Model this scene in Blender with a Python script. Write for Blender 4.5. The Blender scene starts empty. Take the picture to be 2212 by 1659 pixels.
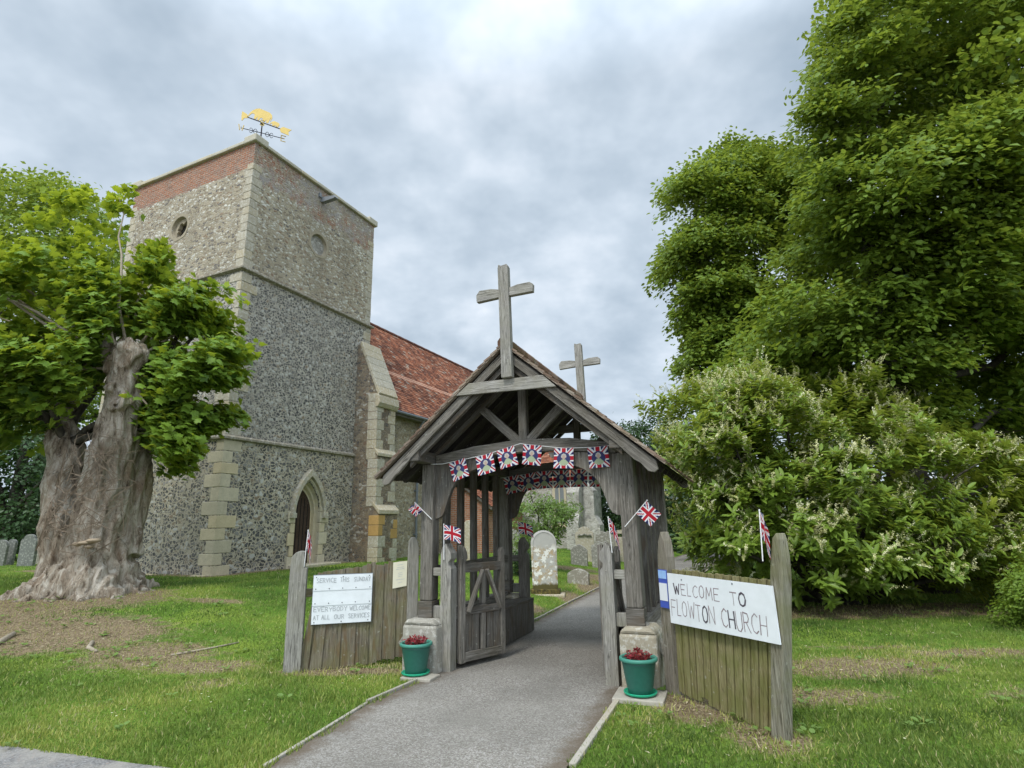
import bpy, bmesh, math, random
import numpy as np
from math import sin, cos, pi, radians, atan, sqrt, atan2
from mathutils import Vector, Matrix, noise as mnoise
random.seed(7); rng = np.random.default_rng(11)
S = bpy.context.scene
COL = S.collection

# ------------------------------------------------------------------ camera
PW, PH, FP, EYE = 2212.0, 1659.0, 1220.0, 1.6
_p = atan(300/1220.0); _r = radians(1.1)
FW = np.array([0, cos(_p), sin(_p)]); RT = np.array([1., 0, 0]); UPV = np.cross(RT, FW)
R2 = cos(_r)*RT - sin(_r)*UPV; U2 = cos(_r)*UPV + sin(_r)*RT
CAM = np.array([0, 0, EYE])
cd = bpy.data.cameras.new('camera'); cam = bpy.data.objects.new('camera', cd); COL.objects.link(cam)
cd.sensor_width = 36; cd.lens = 36*FP/PW; cd.clip_end = 3000; cd.clip_start = 0.05
cam.matrix_world = Matrix(((R2[0], U2[0], -FW[0], 0), (R2[1], U2[1], -FW[1], 0), (R2[2], U2[2], -FW[2], EYE), (0, 0, 0, 1)))
S.camera = cam

def ray(x, y):
    return FW*FP + (x-PW/2)*R2 - (y-PH/2)*U2
def at(x, y, Y):
    d = ray(x, y); return CAM + d*(Y/d[1])
def atv(x, y, Y):                                     # vectorised
    d = FW[None]*FP + (x-PW/2)[:, None]*R2[None] - (y-PH/2)[:, None]*U2[None]
    return CAM[None] + d*(Y/d[:, 1])[:, None]

# ------------------------------------------------------------------ world and sun
SUN_EL, SUN_AZ = radians(52), radians(-150)           # sun behind the camera, to the left
w = bpy.data.worlds.new('World'); S.world = w; w.use_nodes = True
nt = w.node_tree; N = nt.nodes; L = nt.links; N.clear()
def nd(t, **k):
    n = N.new(t)
    for a, b in k.items(): setattr(n, a, b)
    return n
sky = nd('ShaderNodeTexSky', sky_type='NISHITA', sun_disc=False, sun_elevation=SUN_EL, sun_rotation=SUN_AZ)
sky.air_density = 1.0; sky.dust_density = 2.0
bg1 = nd('ShaderNodeBackground'); bg1.inputs[1].default_value = 0.10; L.new(sky.outputs[0], bg1.inputs[0])
tc = nd('ShaderNodeTexCoord'); sp = nd('ShaderNodeSeparateXYZ'); L.new(tc.outputs['Generated'], sp.inputs[0])
zc = nd('ShaderNodeMath', operation='MAXIMUM'); L.new(sp.outputs[2], zc.inputs[0]); zc.inputs[1].default_value = 0.0
za = nd('ShaderNodeMath', operation='ADD'); L.new(zc.outputs[0], za.inputs[0]); za.inputs[1].default_value = 0.35
dx = nd('ShaderNodeMath', operation='DIVIDE'); L.new(sp.outputs[0], dx.inputs[0]); L.new(za.outputs[0], dx.inputs[1])
dy = nd('ShaderNodeMath', operation='DIVIDE'); L.new(sp.outputs[1], dy.inputs[0]); L.new(za.outputs[0], dy.inputs[1])
cb = nd('ShaderNodeCombineXYZ'); L.new(dx.outputs[0], cb.inputs[0]); L.new(dy.outputs[0], cb.inputs[1])
n1 = nd('ShaderNodeTexNoise'); n1.inputs['Scale'].default_value = 2.3; n1.inputs['Detail'].default_value = 5; n1.inputs['Roughness'].default_value = .5; n1.inputs['Distortion'].default_value = .25
L.new(cb.outputs[0], n1.inputs['Vector'])
n2 = nd('ShaderNodeTexNoise'); n2.inputs['Scale'].default_value = 5.2; n2.inputs['Detail'].default_value = 4; n2.inputs['Roughness'].default_value = .55
L.new(cb.outputs[0], n2.inputs['Vector'])
ad = nd('ShaderNodeMath', operation='MULTIPLY_ADD'); L.new(n2.outputs[0], ad.inputs[0]); ad.inputs[1].default_value = .52
m1 = nd('ShaderNodeMath', operation='MULTIPLY'); L.new(n1.outputs[0], m1.inputs[0]); m1.inputs[1].default_value = .60
L.new(m1.outputs[0], ad.inputs[2])
cr = nd('ShaderNodeValToRGB'); L.new(ad.outputs[0], cr.inputs[0])
e = cr.color_ramp.elements; e[0].position = .36; e[0].color = (.31, .385, .465, 1); e[1].position = .74; e[1].color = (.76, .80, .85, 1)
q = e.new(.50); q.color = (.42, .495, .575, 1); q = e.new(.57); q.color = (.49, .565, .645, 1); q = e.new(.65); q.color = (.59, .655, .73, 1)
# an overcast sky is brighter overhead than near the horizon
st = nd('ShaderNodeMapRange'); L.new(sp.outputs[2], st.inputs[0]); st.inputs[1].default_value = .66; st.inputs[2].default_value = 1.0
st.inputs[3].default_value = 1.0; st.inputs[4].default_value = 2.6
bk = nd('ShaderNodeMapRange'); L.new(sp.outputs[1], bk.inputs[0]); bk.inputs[1].default_value = .1; bk.inputs[2].default_value = -.8
bk.inputs[3].default_value = 1.0; bk.inputs[4].default_value = 2.2
mm = nd('ShaderNodeMath', operation='MULTIPLY'); L.new(st.outputs[0], mm.inputs[0]); L.new(bk.outputs[0], mm.inputs[1])
bg2 = nd('ShaderNodeBackground'); L.new(cr.outputs[0], bg2.inputs[0]); L.new(mm.outputs[0], bg2.inputs[1])
mx = nd('ShaderNodeMixShader'); mx.inputs[0].default_value = .94; L.new(bg1.outputs[0], mx.inputs[1]); L.new(bg2.outputs[0], mx.inputs[2])
wo = nd('ShaderNodeOutputWorld'); L.new(mx.outputs[0], wo.inputs[0])
sl = bpy.data.lights.new('sun', 'SUN'); sl.energy = 1.5; sl.angle = radians(12); sl.color = (1, .955, .88)
so = bpy.data.objects.new('sun', sl); COL.objects.link(so); so.location = (0, 0, 40)
sdir = Vector((sin(SUN_AZ)*cos(SUN_EL), cos(SUN_AZ)*cos(SUN_EL), sin(SUN_EL)))
so.rotation_euler = sdir.to_track_quat('Z', 'Y').to_euler()
S.view_settings.view_transform = 'Standard'; S.view_settings.look = 'None'; S.view_settings.exposure = 0.46; S.view_settings.gamma = 1
S.render.engine = 'CYCLES'
S.cycles.max_bounces = 6; S.cycles.diffuse_bounces = 2; S.cycles.transmission_bounces = 3

# ------------------------------------------------------------------ helpers
def tag(o, label=None, cat=None, group=None, kind=None):
    if label: o['label'] = label
    if cat: o['category'] = cat
    if group: o['group'] = group
    if kind: o['kind'] = kind
    return o
def empty(name, loc=(0, 0, 0), rz=0, label=None, cat=None, group=None, parent=None):
    o = bpy.data.objects.new(name, None); COL.objects.link(o); o.location = loc; o.rotation_euler = (0, 0, rz)
    o.empty_display_size = .2
    if parent: o.parent = parent
    return tag(o, label, cat, group)
def copy_tree(o, parent=None):
    c = o.copy(); COL.objects.link(c); c.parent = parent
    for ch in [x for x in o.children]: copy_tree(ch, c)
    return c

class MB:
    def __init__(s): s.v = []; s.f = []; s.uv = []; s.m = []; s.t = []
    def add(s, vs, fs, uvs=None, m=0, t=None):
        b = len(s.v); s.v += [tuple(map(float, x)) for x in vs]
        for i, f in enumerate(fs):
            s.f.append([b+j for j in f]); s.m.append(m); s.t.append(random.random() if t is None else t)
            s.uv.append(uvs[i] if uvs else [(0, 0)]*len(f))
    def box(s, c, d, rot=None, m=0, t=None, taper=1.0):
        """c centre, d full size; uv runs along the longest side"""
        d = list(d); la = max(range(3), key=lambda i: d[i])
        ou, ov = random.uniform(0, 50), random.uniform(0, 50)
        cs = []
        for sx in (-.5, .5):
            for sy in (-.5, .5):
                for sz in (-.5, .5):
                    k = taper if sz > 0 else 1
                    cs.append((sx*d[0]*k, sy*d[1]*k, sz*d[2]))
        F = [(0, 1, 3, 2), (4, 6, 7, 5), (0, 4, 5, 1), (2, 3, 7, 6), (0, 2, 6, 4), (1, 5, 7, 3)]
        ax = [0, 0, 1, 1, 2, 2]
        uvs = []
        for f, a in zip(F, ax):
            o2 = [i for i in range(3) if i != a]
            if la in o2: iu = la; iv = [i for i in o2 if i != la][0]
            else: iu, iv = o2
            uvs.append([(cs[j][iu]+ou, cs[j][iv]+ov+a*.37) for j in f])
        out = []
        R = rot if rot is not None else Matrix.Identity(3)
        for p in cs: out.append(tuple(R @ Vector(p) + Vector(c)))
        tt = random.random() if t is None else t
        s.add(out, F, uvs, m, tt)
        return s
    def beam(s, p0, p1, wd, ht, up=(0, 0, 1), m=0, t=None, taper=1.0):
        p0 = Vector(p0); p1 = Vector(p1); z = (p1-p0); ln = z.length; z.normalize()
        up = Vector(up)
        if abs(z.dot(up)) > .98: up = Vector((0, 1, 0))
        x = up.cross(z).normalized(); y = z.cross(x)
        R = Matrix((x, y, z)).transposed()
        return s.box((p0+p1)/2, (wd, ht, ln), R, m, t, taper)
    def prism(s, poly, o, ax, ay, dep, m=0, t=None, uax=0, uang=0.0):
        """extrude 2-D poly (in ax, ay from o) by vector dep"""
        o = Vector(o); ax = Vector(ax); ay = Vector(ay); dep = Vector(dep)
        if ax.cross(ay).dot(dep) > 0: poly = poly[::-1]
        n = len(poly); ou, ov = random.uniform(0, 50), random.uniform(0, 50)
        a = [o+ax*p[0]+ay*p[1] for p in poly]; b = [q+dep for q in a]
        ca_, sa_ = cos(uang), sin(uang)
        def U(p): return (p[0]*ca_+p[1]*sa_+ou, p[1]*ca_-p[0]*sa_+ov) if uax == 0 else (p[1]+ou, p[0]+ov)
        fs = [list(range(n)), [n+i for i in range(n)][::-1]]; uvs = [[U(p) for p in poly], [U(p) for p in poly][::-1]]
        D = dep.length
        for i in range(n):
            j = (i+1) % n; fs.append([i, n+i, n+j, j])
            u0, u1 = U(poly[i]), U(poly[j]); uvs.append([u0, (u0[0], u0[1]+D), (u1[0], u1[1]+D), u1])
        s.add(a+b, fs, uvs, m, random.random() if t is None else t)
        return s
    def tube(s, pts, rad, n=8, m=0, t=None, caps=True):
        pts = [Vector(p) for p in pts]
        if not hasattr(rad, '__len__'): rad = [rad]*len(pts)
        vs = []; fs = []; uvs = []; ln = 0; ref = None
        for i, p in enumerate(pts):
            d = (pts[min(i+1, len(pts)-1)]-pts[max(i-1, 0)]).normalized()
            if ref is None: ref = Vector((0, 0, 1)) if abs(d.z) < .9 else Vector((1, 0, 0))
            x = (ref - d*ref.dot(d)).normalized(); y = d.cross(x); ref = x
            for k in range(n):
                an = 2*pi*k/n; vs.append(p+(x*cos(an)+y*sin(an))*rad[i])
        for i in range(len(pts)-1):
            l2 = ln+(pts[i+1]-pts[i]).length
            for k in range(n):
                k2 = (k+1) % n; fs.append([i*n+k, i*n+k2, (i+1)*n+k2, (i+1)*n+k])
                c = 2*pi*rad[0]/n; uvs.append([(ln, k*c), (ln, (k+1)*c), (l2, (k+1)*c), (l2, k*c)])
            ln = l2
        if caps:
            fs.append(list(range(n))[::-1]); uvs.append([(0, 0)]*n)
            fs.append([(len(pts)-1)*n+k for k in range(n)]); uvs.append([(0, 0)]*n)
        s.add(vs, fs, uvs, m, random.random() if t is None else t); return s
    def lathe(s, prof, c=(0, 0, 0), n=32, m=0):
        vs = []; fs = []
        for r, z in prof:
            for k in range(n): vs.append((c[0]+r*cos(2*pi*k/n), c[1]+r*sin(2*pi*k/n), c[2]+z))
        for i in range(len(prof)-1):
            for k in range(n):
                k2 = (k+1) % n; fs.append([i*n+k, i*n+k2, (i+1)*n+k2, (i+1)*n+k])
        s.add(vs, fs, None, m, .5); return s
    def build(s, name, mats, parent=None, smooth=False, bevel=0, label=None):
        me = bpy.data.meshes.new(name)
        me.from_pydata(s.v, [], s.f); me.update()
        if not isinstance(mats, (list, tuple)): mats = [mats]
        for m in mats: me.materials.append(m)
        me.polygons.foreach_set('material_index', s.m)
        if smooth: me.polygons.foreach_set('use_smooth', [True]*len(s.f))
        ul = me.uv_layers.new(name='UVMap'); ul.data.foreach_set('uv', [c for f in s.uv for p in f for c in p])
        at_ = me.attributes.new('tint', 'FLOAT', 'FACE'); at_.data.foreach_set('value', s.t)
        o = bpy.data.objects.new(name, me); COL.objects.link(o)
        if parent: o.parent = parent
        if bevel:
            b = o.modifiers.new('bevel', 'BEVEL'); b.width = bevel; b.segments = 2; b.limit_method = 'ANGLE'; b.angle_limit = radians(40)
        if label: o['label'] = label
        return o

def carve(o, cut):
    """cut the MB solid out of mesh object o (both in o's local space)"""
    me = bpy.data.meshes.new('cut'); me.from_pydata(cut.v, [], cut.f); me.update()
    c = bpy.data.objects.new('cut', me); COL.objects.link(c)
    bm = bmesh.new(); bm.from_mesh(me); bmesh.ops.recalc_face_normals(bm, faces=bm.faces); bm.to_mesh(me); bm.free()
    bm = bmesh.new(); bm.from_mesh(o.data); bmesh.ops.recalc_face_normals(bm, faces=bm.faces); bm.to_mesh(o.data); bm.free()
    bpy.context.view_layer.update(); c.matrix_world = o.matrix_world
    md = o.modifiers.new('b', 'BOOLEAN'); md.operation = 'DIFFERENCE'; md.object = c; md.solver = 'EXACT'
    dg = bpy.context.evaluated_depsgraph_get(); dg.update()
    new = bpy.data.meshes.new_from_object(o.evaluated_get(dg), depsgraph=dg)
    o.modifiers.remove(md); o.data = new
    bpy.data.objects.remove(c)

# ------------------------------------------------------------------ materials
class NB:
    def __init__(s, name):
        s.mat = bpy.data.materials.new(name); s.mat.use_nodes = True; s.nt = s.mat.node_tree; s.nt.nodes.clear()
    def n(s, t, ins=None, **k):
        x = s.nt.nodes.new(t)
        for a, b in k.items(): setattr(x, a, b)
        for a, b in (ins or {}).items():
            i = x.inputs[a]
            if hasattr(b, 'is_linked') or isinstance(b, bpy.types.NodeSocket): s.nt.links.new(b, i)
            else: i.default_value = b
        return x
    def coord(s, kind='Object', scale=(1, 1, 1), loc=(0, 0, 0), src=None, rot=(0, 0, 0)):
        if src is None:
            src = s.n('ShaderNodeTexCoord').outputs[kind]
        return s.n('ShaderNodeMapping', {'Vector': src, 'Scale': scale, 'Location': loc, 'Rotation': rot}).outputs[0]
    def noise(s, vec, scale, detail=4, rough=.55, dist=0):
        return s.n('ShaderNodeTexNoise', {'Vector': vec, 'Scale': scale, 'Detail': detail, 'Roughness': rough, 'Distortion': dist}).outputs[0]
    def ramp(s, fac, stops, interp='LINEAR'):
        r = s.n('ShaderNodeValToRGB', {'Fac': fac}); el = r.color_ramp.elements; r.color_ramp.interpolation = interp
        while len(el) > 1: el.remove(el[-1])
        for i, (p, c) in enumerate(stops):
            c = c if hasattr(c, '__len__') else (c, c, c)
            if i == 0: el[0].position = p; el[0].color = (*c, 1)
            else: x = el.new(p); x.color = (*c, 1)
        return r.outputs[0]
    def mix(s, f, a, b, mode='MIX'):
        x = s.n('ShaderNodeMix', data_type='RGBA', blend_type=mode)
        for i, v in ((0, f), (6, a), (7, b)):
            if isinstance(v, bpy.types.NodeSocket): s.nt.links.new(v, x.inputs[i])
            else: x.inputs[i].default_value = v if i == 0 else (*v, 1)
        return x.outputs[2]
    def math(s, op, a, b=0., c=None, clamp=False):
        x = s.n('ShaderNodeMath', operation=op, use_clamp=clamp)
        for i, v in enumerate((a, b) if c is None else (a, b, c)):
            if isinstance(v, bpy.types.NodeSocket): s.nt.links.new(v, x.inputs[i])
            else: x.inputs[i].default_value = v
        return x.outputs[0]
    def attr(s, name): return s.n('ShaderNodeAttribute', attribute_name=name).outputs['Fac']
    def sep(s, vec): return s.n('ShaderNodeSeparateXYZ', {0: vec}).outputs
    def bump(s, h, strength=.5, dist=.01):
        return s.n('ShaderNodeBump', {'Height': h, 'Strength': strength, 'Distance': dist}).outputs[0]
    def out(s, col, rough=.8, bump=None, metal=0, trans=0, spec=.3, coat=0, subs=None):
        ins = {'Base Color': col if isinstance(col, bpy.types.NodeSocket) else (*col, 1), 'Roughness': rough, 'Metallic': metal, 'Specular IOR Level': spec}
        if bump: ins['Normal'] = bump
        b = s.n('ShaderNodeBsdfPrincipled', ins); sh = b.outputs[0]
        if trans:
            t = s.n('ShaderNodeBsdfTranslucent', {'Color': subs if subs is not None else (col if isinstance(col, bpy.types.NodeSocket) else (*col, 1))})
            sh = s.n('ShaderNodeMixShader', {0: trans, 1: sh, 2: t.outputs[0]}).outputs[0]
        s.n('ShaderNodeOutputMaterial', {0: sh}); return s.mat

def flat(name, col, rough=.6, metal=0, var=.15, scale=30):
    b = NB(name); n = b.noise(b.coord(), scale, 4)
    c = b.mix(n, tuple(x*(1-var) for x in col), tuple(min(1, x*(1+var)) for x in col))
    return b.out(c, rough, b.bump(n, .15, .003), metal)

def m_wood(name, dark, mid, light, green=0, warm=None):
    b = NB(name); uv = b.n('ShaderNodeTexCoord').outputs['UV']
    g1 = b.noise(b.coord(src=uv, scale=(2.2, 42, 1)), 1.6, 6, .6, .6)
    g2 = b.noise(b.coord(src=uv, scale=(6, 130, 1)), 1.5, 4, .6)
    big = b.noise(b.coord(src=uv, scale=(1.1, 4, 1)), 1.3, 3)
    c = b.ramp(g1, [(.28, dark), (.47, mid), (.70, light)])
    c = b.mix(b.ramp(g2, [(.35, .85), (.45, 0)]), c, tuple(x*.4 for x in dark)); ck = b.noise(b.coord(src=uv, scale=(1.2, 26, 1)), 1.1, 2, .5, .3); c = b.mix(b.ramp(ck, [(.485, 0), (.497, .9), (.503, .9), (.515, 0)]), c, tuple(x*.3 for x in dark)); c = b.mix(b.ramp(b.noise(b.coord('Object'), 3.1, 4, .6), [(.48, 0), (.68, .5)]), c, tuple(x*y for x, y in zip(mid, (.75, .70, .55))))
    c = b.mix(b.ramp(big, [(.4, 0), (.75, .55)]), c, tuple(x*.8 for x in light))
    t = b.attr('tint'); c = b.mix(b.math('MULTIPLY', t, .35), c, tuple(x*.7 for x in mid))
    if warm: c = b.mix(b.ramp(b.noise(b.coord(src=uv, scale=(1.5, 6, 1)), 2.1, 3), [(.48, 0), (.66, .8)]), c, warm)
    if green:
        gz = b.noise(b.coord('Object'), 4, 5, .65)
        c = b.mix(b.math('MULTIPLY', b.ramp(gz, [(.42, 0), (.62, 1)]), green), c, (.155, .165, .045))
    lv = b.noise(b.coord('Object'), 22, 3, .6)
    c = b.mix(b.ramp(lv, [(.66, 0), (.74, .5)]), c, (.42, .42, .36))
    return b.out(c, .85, b.bump(b.math('ADD', g1, b.math('MULTIPLY', g2, .6)), .6, .008), spec=.2)

M = {}
M['oak'] = m_wood('weathered_oak', (.045, .040, .034), (.145, .132, .110), (.35, .325, .285))
M['oak_dark'] = m_wood('weathered_oak_dark', (.045, .040, .034), (.115, .105, .09), (.23, .215, .19), warm=(.10, .075, .05))
M['oak_light'] = m_wood('silver_oak', (.12, .115, .105), (.27, .255, .225), (.50, .48, .435), green=.12)
M['pale_brown'] = m_wood('brown_pale_wood', (.06, .05, .036), (.17, .145, .105), (.32, .285, .215), green=.3, warm=(.15, .095, .05))
M['pale_green'] = m_wood('mossy_pale_wood', (.075, .06, .024), (.22, .19, .085), (.38, .345, .19), green=.6)
M['post_green'] = m_wood('mossy_post_wood', (.10, .092, .065), (.22, .205, .15), (.38, .36, .29), green=.4)
M['post_brown'] = m_wood('brown_post_wood', (.09, .075, .055), (.20, .175, .14), (.33, .30, .25), green=.15)
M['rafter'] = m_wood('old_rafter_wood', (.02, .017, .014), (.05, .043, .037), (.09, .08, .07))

def m_flint(name, cols, mortar, sx=9.0, sz=12.0, bands=0, edge=.09, brown=0):
    b = NB(name); o = b.coord(scale=(sx, sx, sz))
    wob = b.n('ShaderNodeTexNoise', {'Vector': b.coord(), 'Scale': 5.0, 'Detail': 2.0}).outputs['Color']
    vec = b.n('ShaderNodeVectorMath', {0: o, 1: b.n('ShaderNodeVectorMath', {0: wob, 3: 2.2}, operation='SCALE').outputs[0]}, operation='ADD').outputs[0]
    v1 = b.n('ShaderNodeTexVoronoi', {'Vector': vec, 'Scale': 1.0, 'Randomness': .95}, feature='F1')
    ve = b.n('ShaderNodeTexVoronoi', {'Vector': vec, 'Scale': 1.0, 'Randomness': .95}, feature='DISTANCE_TO_EDGE')
    rnd = b.sep(v1.outputs['Color'])[0]
    c = b.ramp(rnd, cols, 'CONSTANT')
    sp_ = b.noise(b.coord(), 45, 3, .7)
    c = b.mix(b.ramp(sp_, [(.52, 0), (.66, .7)]), c, (.50, .49, .46))
    c = b.mix(b.ramp(sp_, [(.30, .6), (.42, 0)]), c, (.03, .03, .035))
    mn = b.noise(b.coord(), 2.2, 3); mc = b.mix(mn, tuple(x*.7 for x in mortar), tuple(min(1, x*1.25) for x in mortar))
    em = b.ramp(b.math('ADD', ve.outputs['Distance'], b.math('MULTIPLY', b.math('SUBTRACT', sp_, .5), .14)), [(edge*.5, 0), (edge, 1)])
    c = b.mix(em, mc, c)
    if brown:
        c = b.mix(b.math('MULTIPLY', b.ramp(b.noise(b.coord(scale=(1, 1, .6)), 1.1, 4), [(.4, 0), (.65, 1)]), brown), c, (.20, .13, .075))
    st_ = b.noise(b.coord(scale=(1, 1, .35)), .9, 4); c = b.mix(b.ramp(st_, [(.35, .35), (.6, 0)]), c, tuple(x*.5 for x in mortar))
    h = b.math('MULTIPLY_ADD', em, .6, b.math('MULTIPLY', sp_, .5))
    return b, c, b.bump(h, .9, .03)
DARKC = [(0, (.022, .023, .026)), (.36, (.052, .053, .058)), (.56, (.125, .122, .12)), (.68, (.26, .25, .235)), (.80, (.56, .55, .52)), (.93, (.24, .17, .10))]
PALEC = [(0, (.24, .19, .13)), (.16, (.40, .36, .29)), (.33, (.11, .10, .10)), (.46, (.44, .37, .27)), (.66, (.68, .66, .58)), (.93, (.26, .16, .09))]
BROWNC = [(0, (.14, .115, .09)), (.25, (.20, .165, .12)), (.45, (.08, .07, .065)), (.62, (.27, .22, .15)), (.8, (.45, .42, .36)), (.92, (.20, .11, .065))]
b, c, bp = m_flint('knapped_dark_flint', DARKC, (.50, .445, .335), 9.0, 11.0, edge=.155); M['flint_dark'] = b.out(c, .6, bp, spec=.4)
b, c, bp = m_flint('small_dark_flint', DARKC, (.48, .44, .36), 11.5, 14, edge=.15); M['flint_mid'] = b.out(c, .6, bp, spec=.4)
b, c, bp = m_flint('brown_flint_rubble', BROWNC, (.27, .21, .14), 6.5, 11, edge=.12, brown=.3); M['flint_brown'] = b.out(c, .75, bp)
b, c, bp = m_flint('pale_flint_rubble', PALEC, (.30, .26, .20), 8, 14, edge=.12, brown=.12); M['flint_pale0'] = b.out(c, .75, bp)
b, c, bp = m_flint('cream_flint_rubble', [(0, (.30, .25, .17)), (.3, (.42, .37, .28)), (.55, (.18, .15, .12)), (.7, (.5, .46, .38)), (.88, (.26, .19, .10))], (.40, .34, .23), 8, 12, edge=.12); M['flint_cream'] = b.out(c, .8, bp)
b, c, bp = m_flint('grey_porch_rubble', [(0, (.30, .28, .24)), (.3, (.42, .40, .36)), (.55, (.20, .19, .18)), (.7, (.55, .53, .48))], (.38, .36, .31), 7, 10, edge=.12); M['rubble_grey'] = b.out(c, .8, bp)

b, c, bp = m_flint('pale_porch_rubble', [(0, (.42, .40, .35)), (.3, (.55, .53, .48)), (.55, (.30, .285, .26)), (.7, (.62, .60, .55))], (.52, .50, .44), 5, 7, edge=.12); M['rubble_pale'] = b.out(c, .8, bp)
def brick_col(b, vec, c1=(.34, .13, .065), c2=(.44, .19, .10), mor=(.36, .33, .28), bw=.23, rh=.075):
    x = b.n('ShaderNodeTexBrick', {'Vector': vec, 'Color1': (*c1, 1), 'Color2': (*c2, 1), 'Mortar': (*mor, 1), 'Scale': 1.0, 'Mortar Size': .011, 'Mortar Smooth': .3, 'Bias': 0.0, 'Brick Width': bw, 'Row Height': rh})
    return x.outputs['Color'], x.outputs['Fac']
def wallvec(b):                # x+y run along either wall face, z up: a brick lattice on vertical faces
    s_ = b.sep(b.coord()); return b.n('ShaderNodeCombineXYZ', {0: b.math('ADD', s_[0], s_[1]), 1: s_[2]}).outputs[0]
# upper tower: pale flint changing raggedly to brick
b, c, bp = m_flint('belfry_flint_and_brick', PALEC, (.42, .365, .26), 8.2, 15, edge=.16, brown=.1)
bc, bf = brick_col(b, wallvec(b)); nn_ = b.noise(b.coord(), 3.5, 5, .7)
bc = b.mix(b.ramp(nn_, [(.46, 0), (.66, .6)]), bc, (.25, .225, .19)); bc = b.mix(b.ramp(b.noise(b.coord(scale=(1, 1, 6)), 2.0, 3), [(.5, 0), (.7, .5)]), bc, (.17, .07, .04))
s_ = b.sep(b.coord())
south = b.ramp(s_[0], [(0, 0), (1, 1)])
edgez = b.math('ADD', s_[2], b.math('MULTIPLY', b.math('SUBTRACT', b.noise(b.coord(scale=(1, 1, .4)), 1.3, 4, .7), .5), 1.1))
m_w = b.ramp(b.math('SUBTRACT', b.math('ADD', s_[2], b.math('MULTIPLY', b.math('SUBTRACT', nn_, .5), .35)), 11.0), [(.60, 0), (.63, 1)])
m_s = b.math('MULTIPLY', b.ramp(b.math('SUBTRACT', edgez, 11.0), [(.25, 0), (.35, 1)]), b.ramp(b.noise(b.coord(), 6, 4, .8), [(.44, .12), (.56, 1)]))
isS = b.math('GREATER_THAN', s_[0], -.0235)
msk = b.mix(isS, b.n('ShaderNodeCombineXYZ', {0: m_w, 1: m_w, 2: m_w}).outputs[0], b.n('ShaderNodeCombineXYZ', {0: m_s, 1: m_s, 2: m_s}).outputs[0])
mk = b.sep(msk)[0]
bcs = b.mix(b.ramp(b.noise(b.coord(), 1.2, 3), [(.42, 0), (.55, .75)]), bc, (.36, .36, .345))
bc2 = b.mix(isS, bc, bcs)
M['belfry'] = b.out(b.mix(mk, c, bc2), .8, bp)
b = NB('red_brick'); bc, bf = brick_col(b, wallvec(b)); M['brick'] = b.out(b.mix(b.ramp(b.noise(b.coord(), 5, 4), [(.45, 0), (.7, .5)]), bc, (.19, .08, .05)), .85, b.bump(bf, -.5, .01))

def m_stone(name, base, var=.3, lichen=0, orange=0, scale=6):
    b = NB(name); n = b.noise(b.coord(), scale, 6, .6); n3 = b.noise(b.coord(), scale*7, 4, .6)
    c = b.mix(n, tuple(x*(1-var) for x in base), tuple(min(.9, x*(1+var)) for x in base))
    t = b.attr('tint'); c = b.mix(b.ramp(t, [(.1, .45), (.5, 0)]), c, tuple(x*y for x, y in zip(base, (1.1, .97, .72))))
    c = b.mix(b.ramp(t, [(.75, 0), (1, .4)]), c, tuple(x*.72 for x in base))
    c = b.mix(b.ramp(n3, [(.56, 0), (.68, .45)]), c, tuple(x*.45 for x in base))
    if lichen:
        c = b.mix(b.math('MULTIPLY', b.ramp(b.noise(b.coord(), 14, 5, .7), [(.52, 0), (.58, 1)]), lichen), c, (.62, .61, .55))
    if orange:
        c = b.mix(b.math('MULTIPLY', b.ramp(b.noise(b.coord(loc=(3, 1, 2)), 5, 5, .75), [(.48, 0), (.56, 1)]), orange), c, (.45, .24, .05))
    return b.out(c, .85, b.bump(b.math('ADD', n, b.math('MULTIPLY', n3, .5)), .4, .02), spec=.25)
M['stone'] = m_stone('cream_limestone', (.56, .50, .37))
M['stone_grey'] = m_stone('weathered_limestone', (.41, .37, .285), lichen=.45)
M['stone_orange'] = m_stone('orange_sandstone', (.48, .30, .11), .25)
M['stone_tan'] = m_stone('tan_weathered_stone', (.33, .29, .215), .3)
M['stone_dark'] = m_stone('dark_weathered_stone', (.24, .215, .165), .4, lichen=.4)
M['coping'] = m_stone('pale_coping_stone', (.47, .44, .35), .15)
M['pier'] = m_stone('mossy_pier_stone', (.33, .31, .26), .35, lichen=.5, scale=9)
M['grave_grey'] = m_stone('old_grey_gravestone', (.27, .26, .23), .35, lichen=.55, scale=9)
M['grave_dark'] = m_stone('dark_gravestone', (.16, .165, .15), .3, lichen=.3, scale=9)
M['kerb'] = m_stone('concrete_edging', (.40, .37, .31), .25, scale=12)
# the main headstone: grey top, orange and white lichen patches below, mossy foot
b = NB('lichened_headstone'); n = b.noise(b.coord(), 9, 5); c = b.mix(n, (.36, .35, .32), (.52, .50, .46))
z = b.sep(b.coord())[2]; low = b.ramp(z, [(.25, 1), (.86, .9), (1.0, 0)])
c = b.mix(b.math('MULTIPLY', b.ramp(b.noise(b.coord(), 7, 5, .7), [(.47, 0), (.60, .85)]), low), c, (.43, .30, .14))
c = b.mix(b.math('MULTIPLY', b.ramp(b.noise(b.coord(loc=(5, 0, 0)), 11, 3, .6), [(.53, 0), (.56, 1)]), low), c, (.78, .77, .72))
c = b.mix(b.ramp(b.math('ADD', z, b.math('MULTIPLY', n, .12)), [(.16, 1), (.20, 0)]), c, (.10, .085, .03))
M['headstone'] = b.out(c, .85, b.bump(n, .4, .01))

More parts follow.
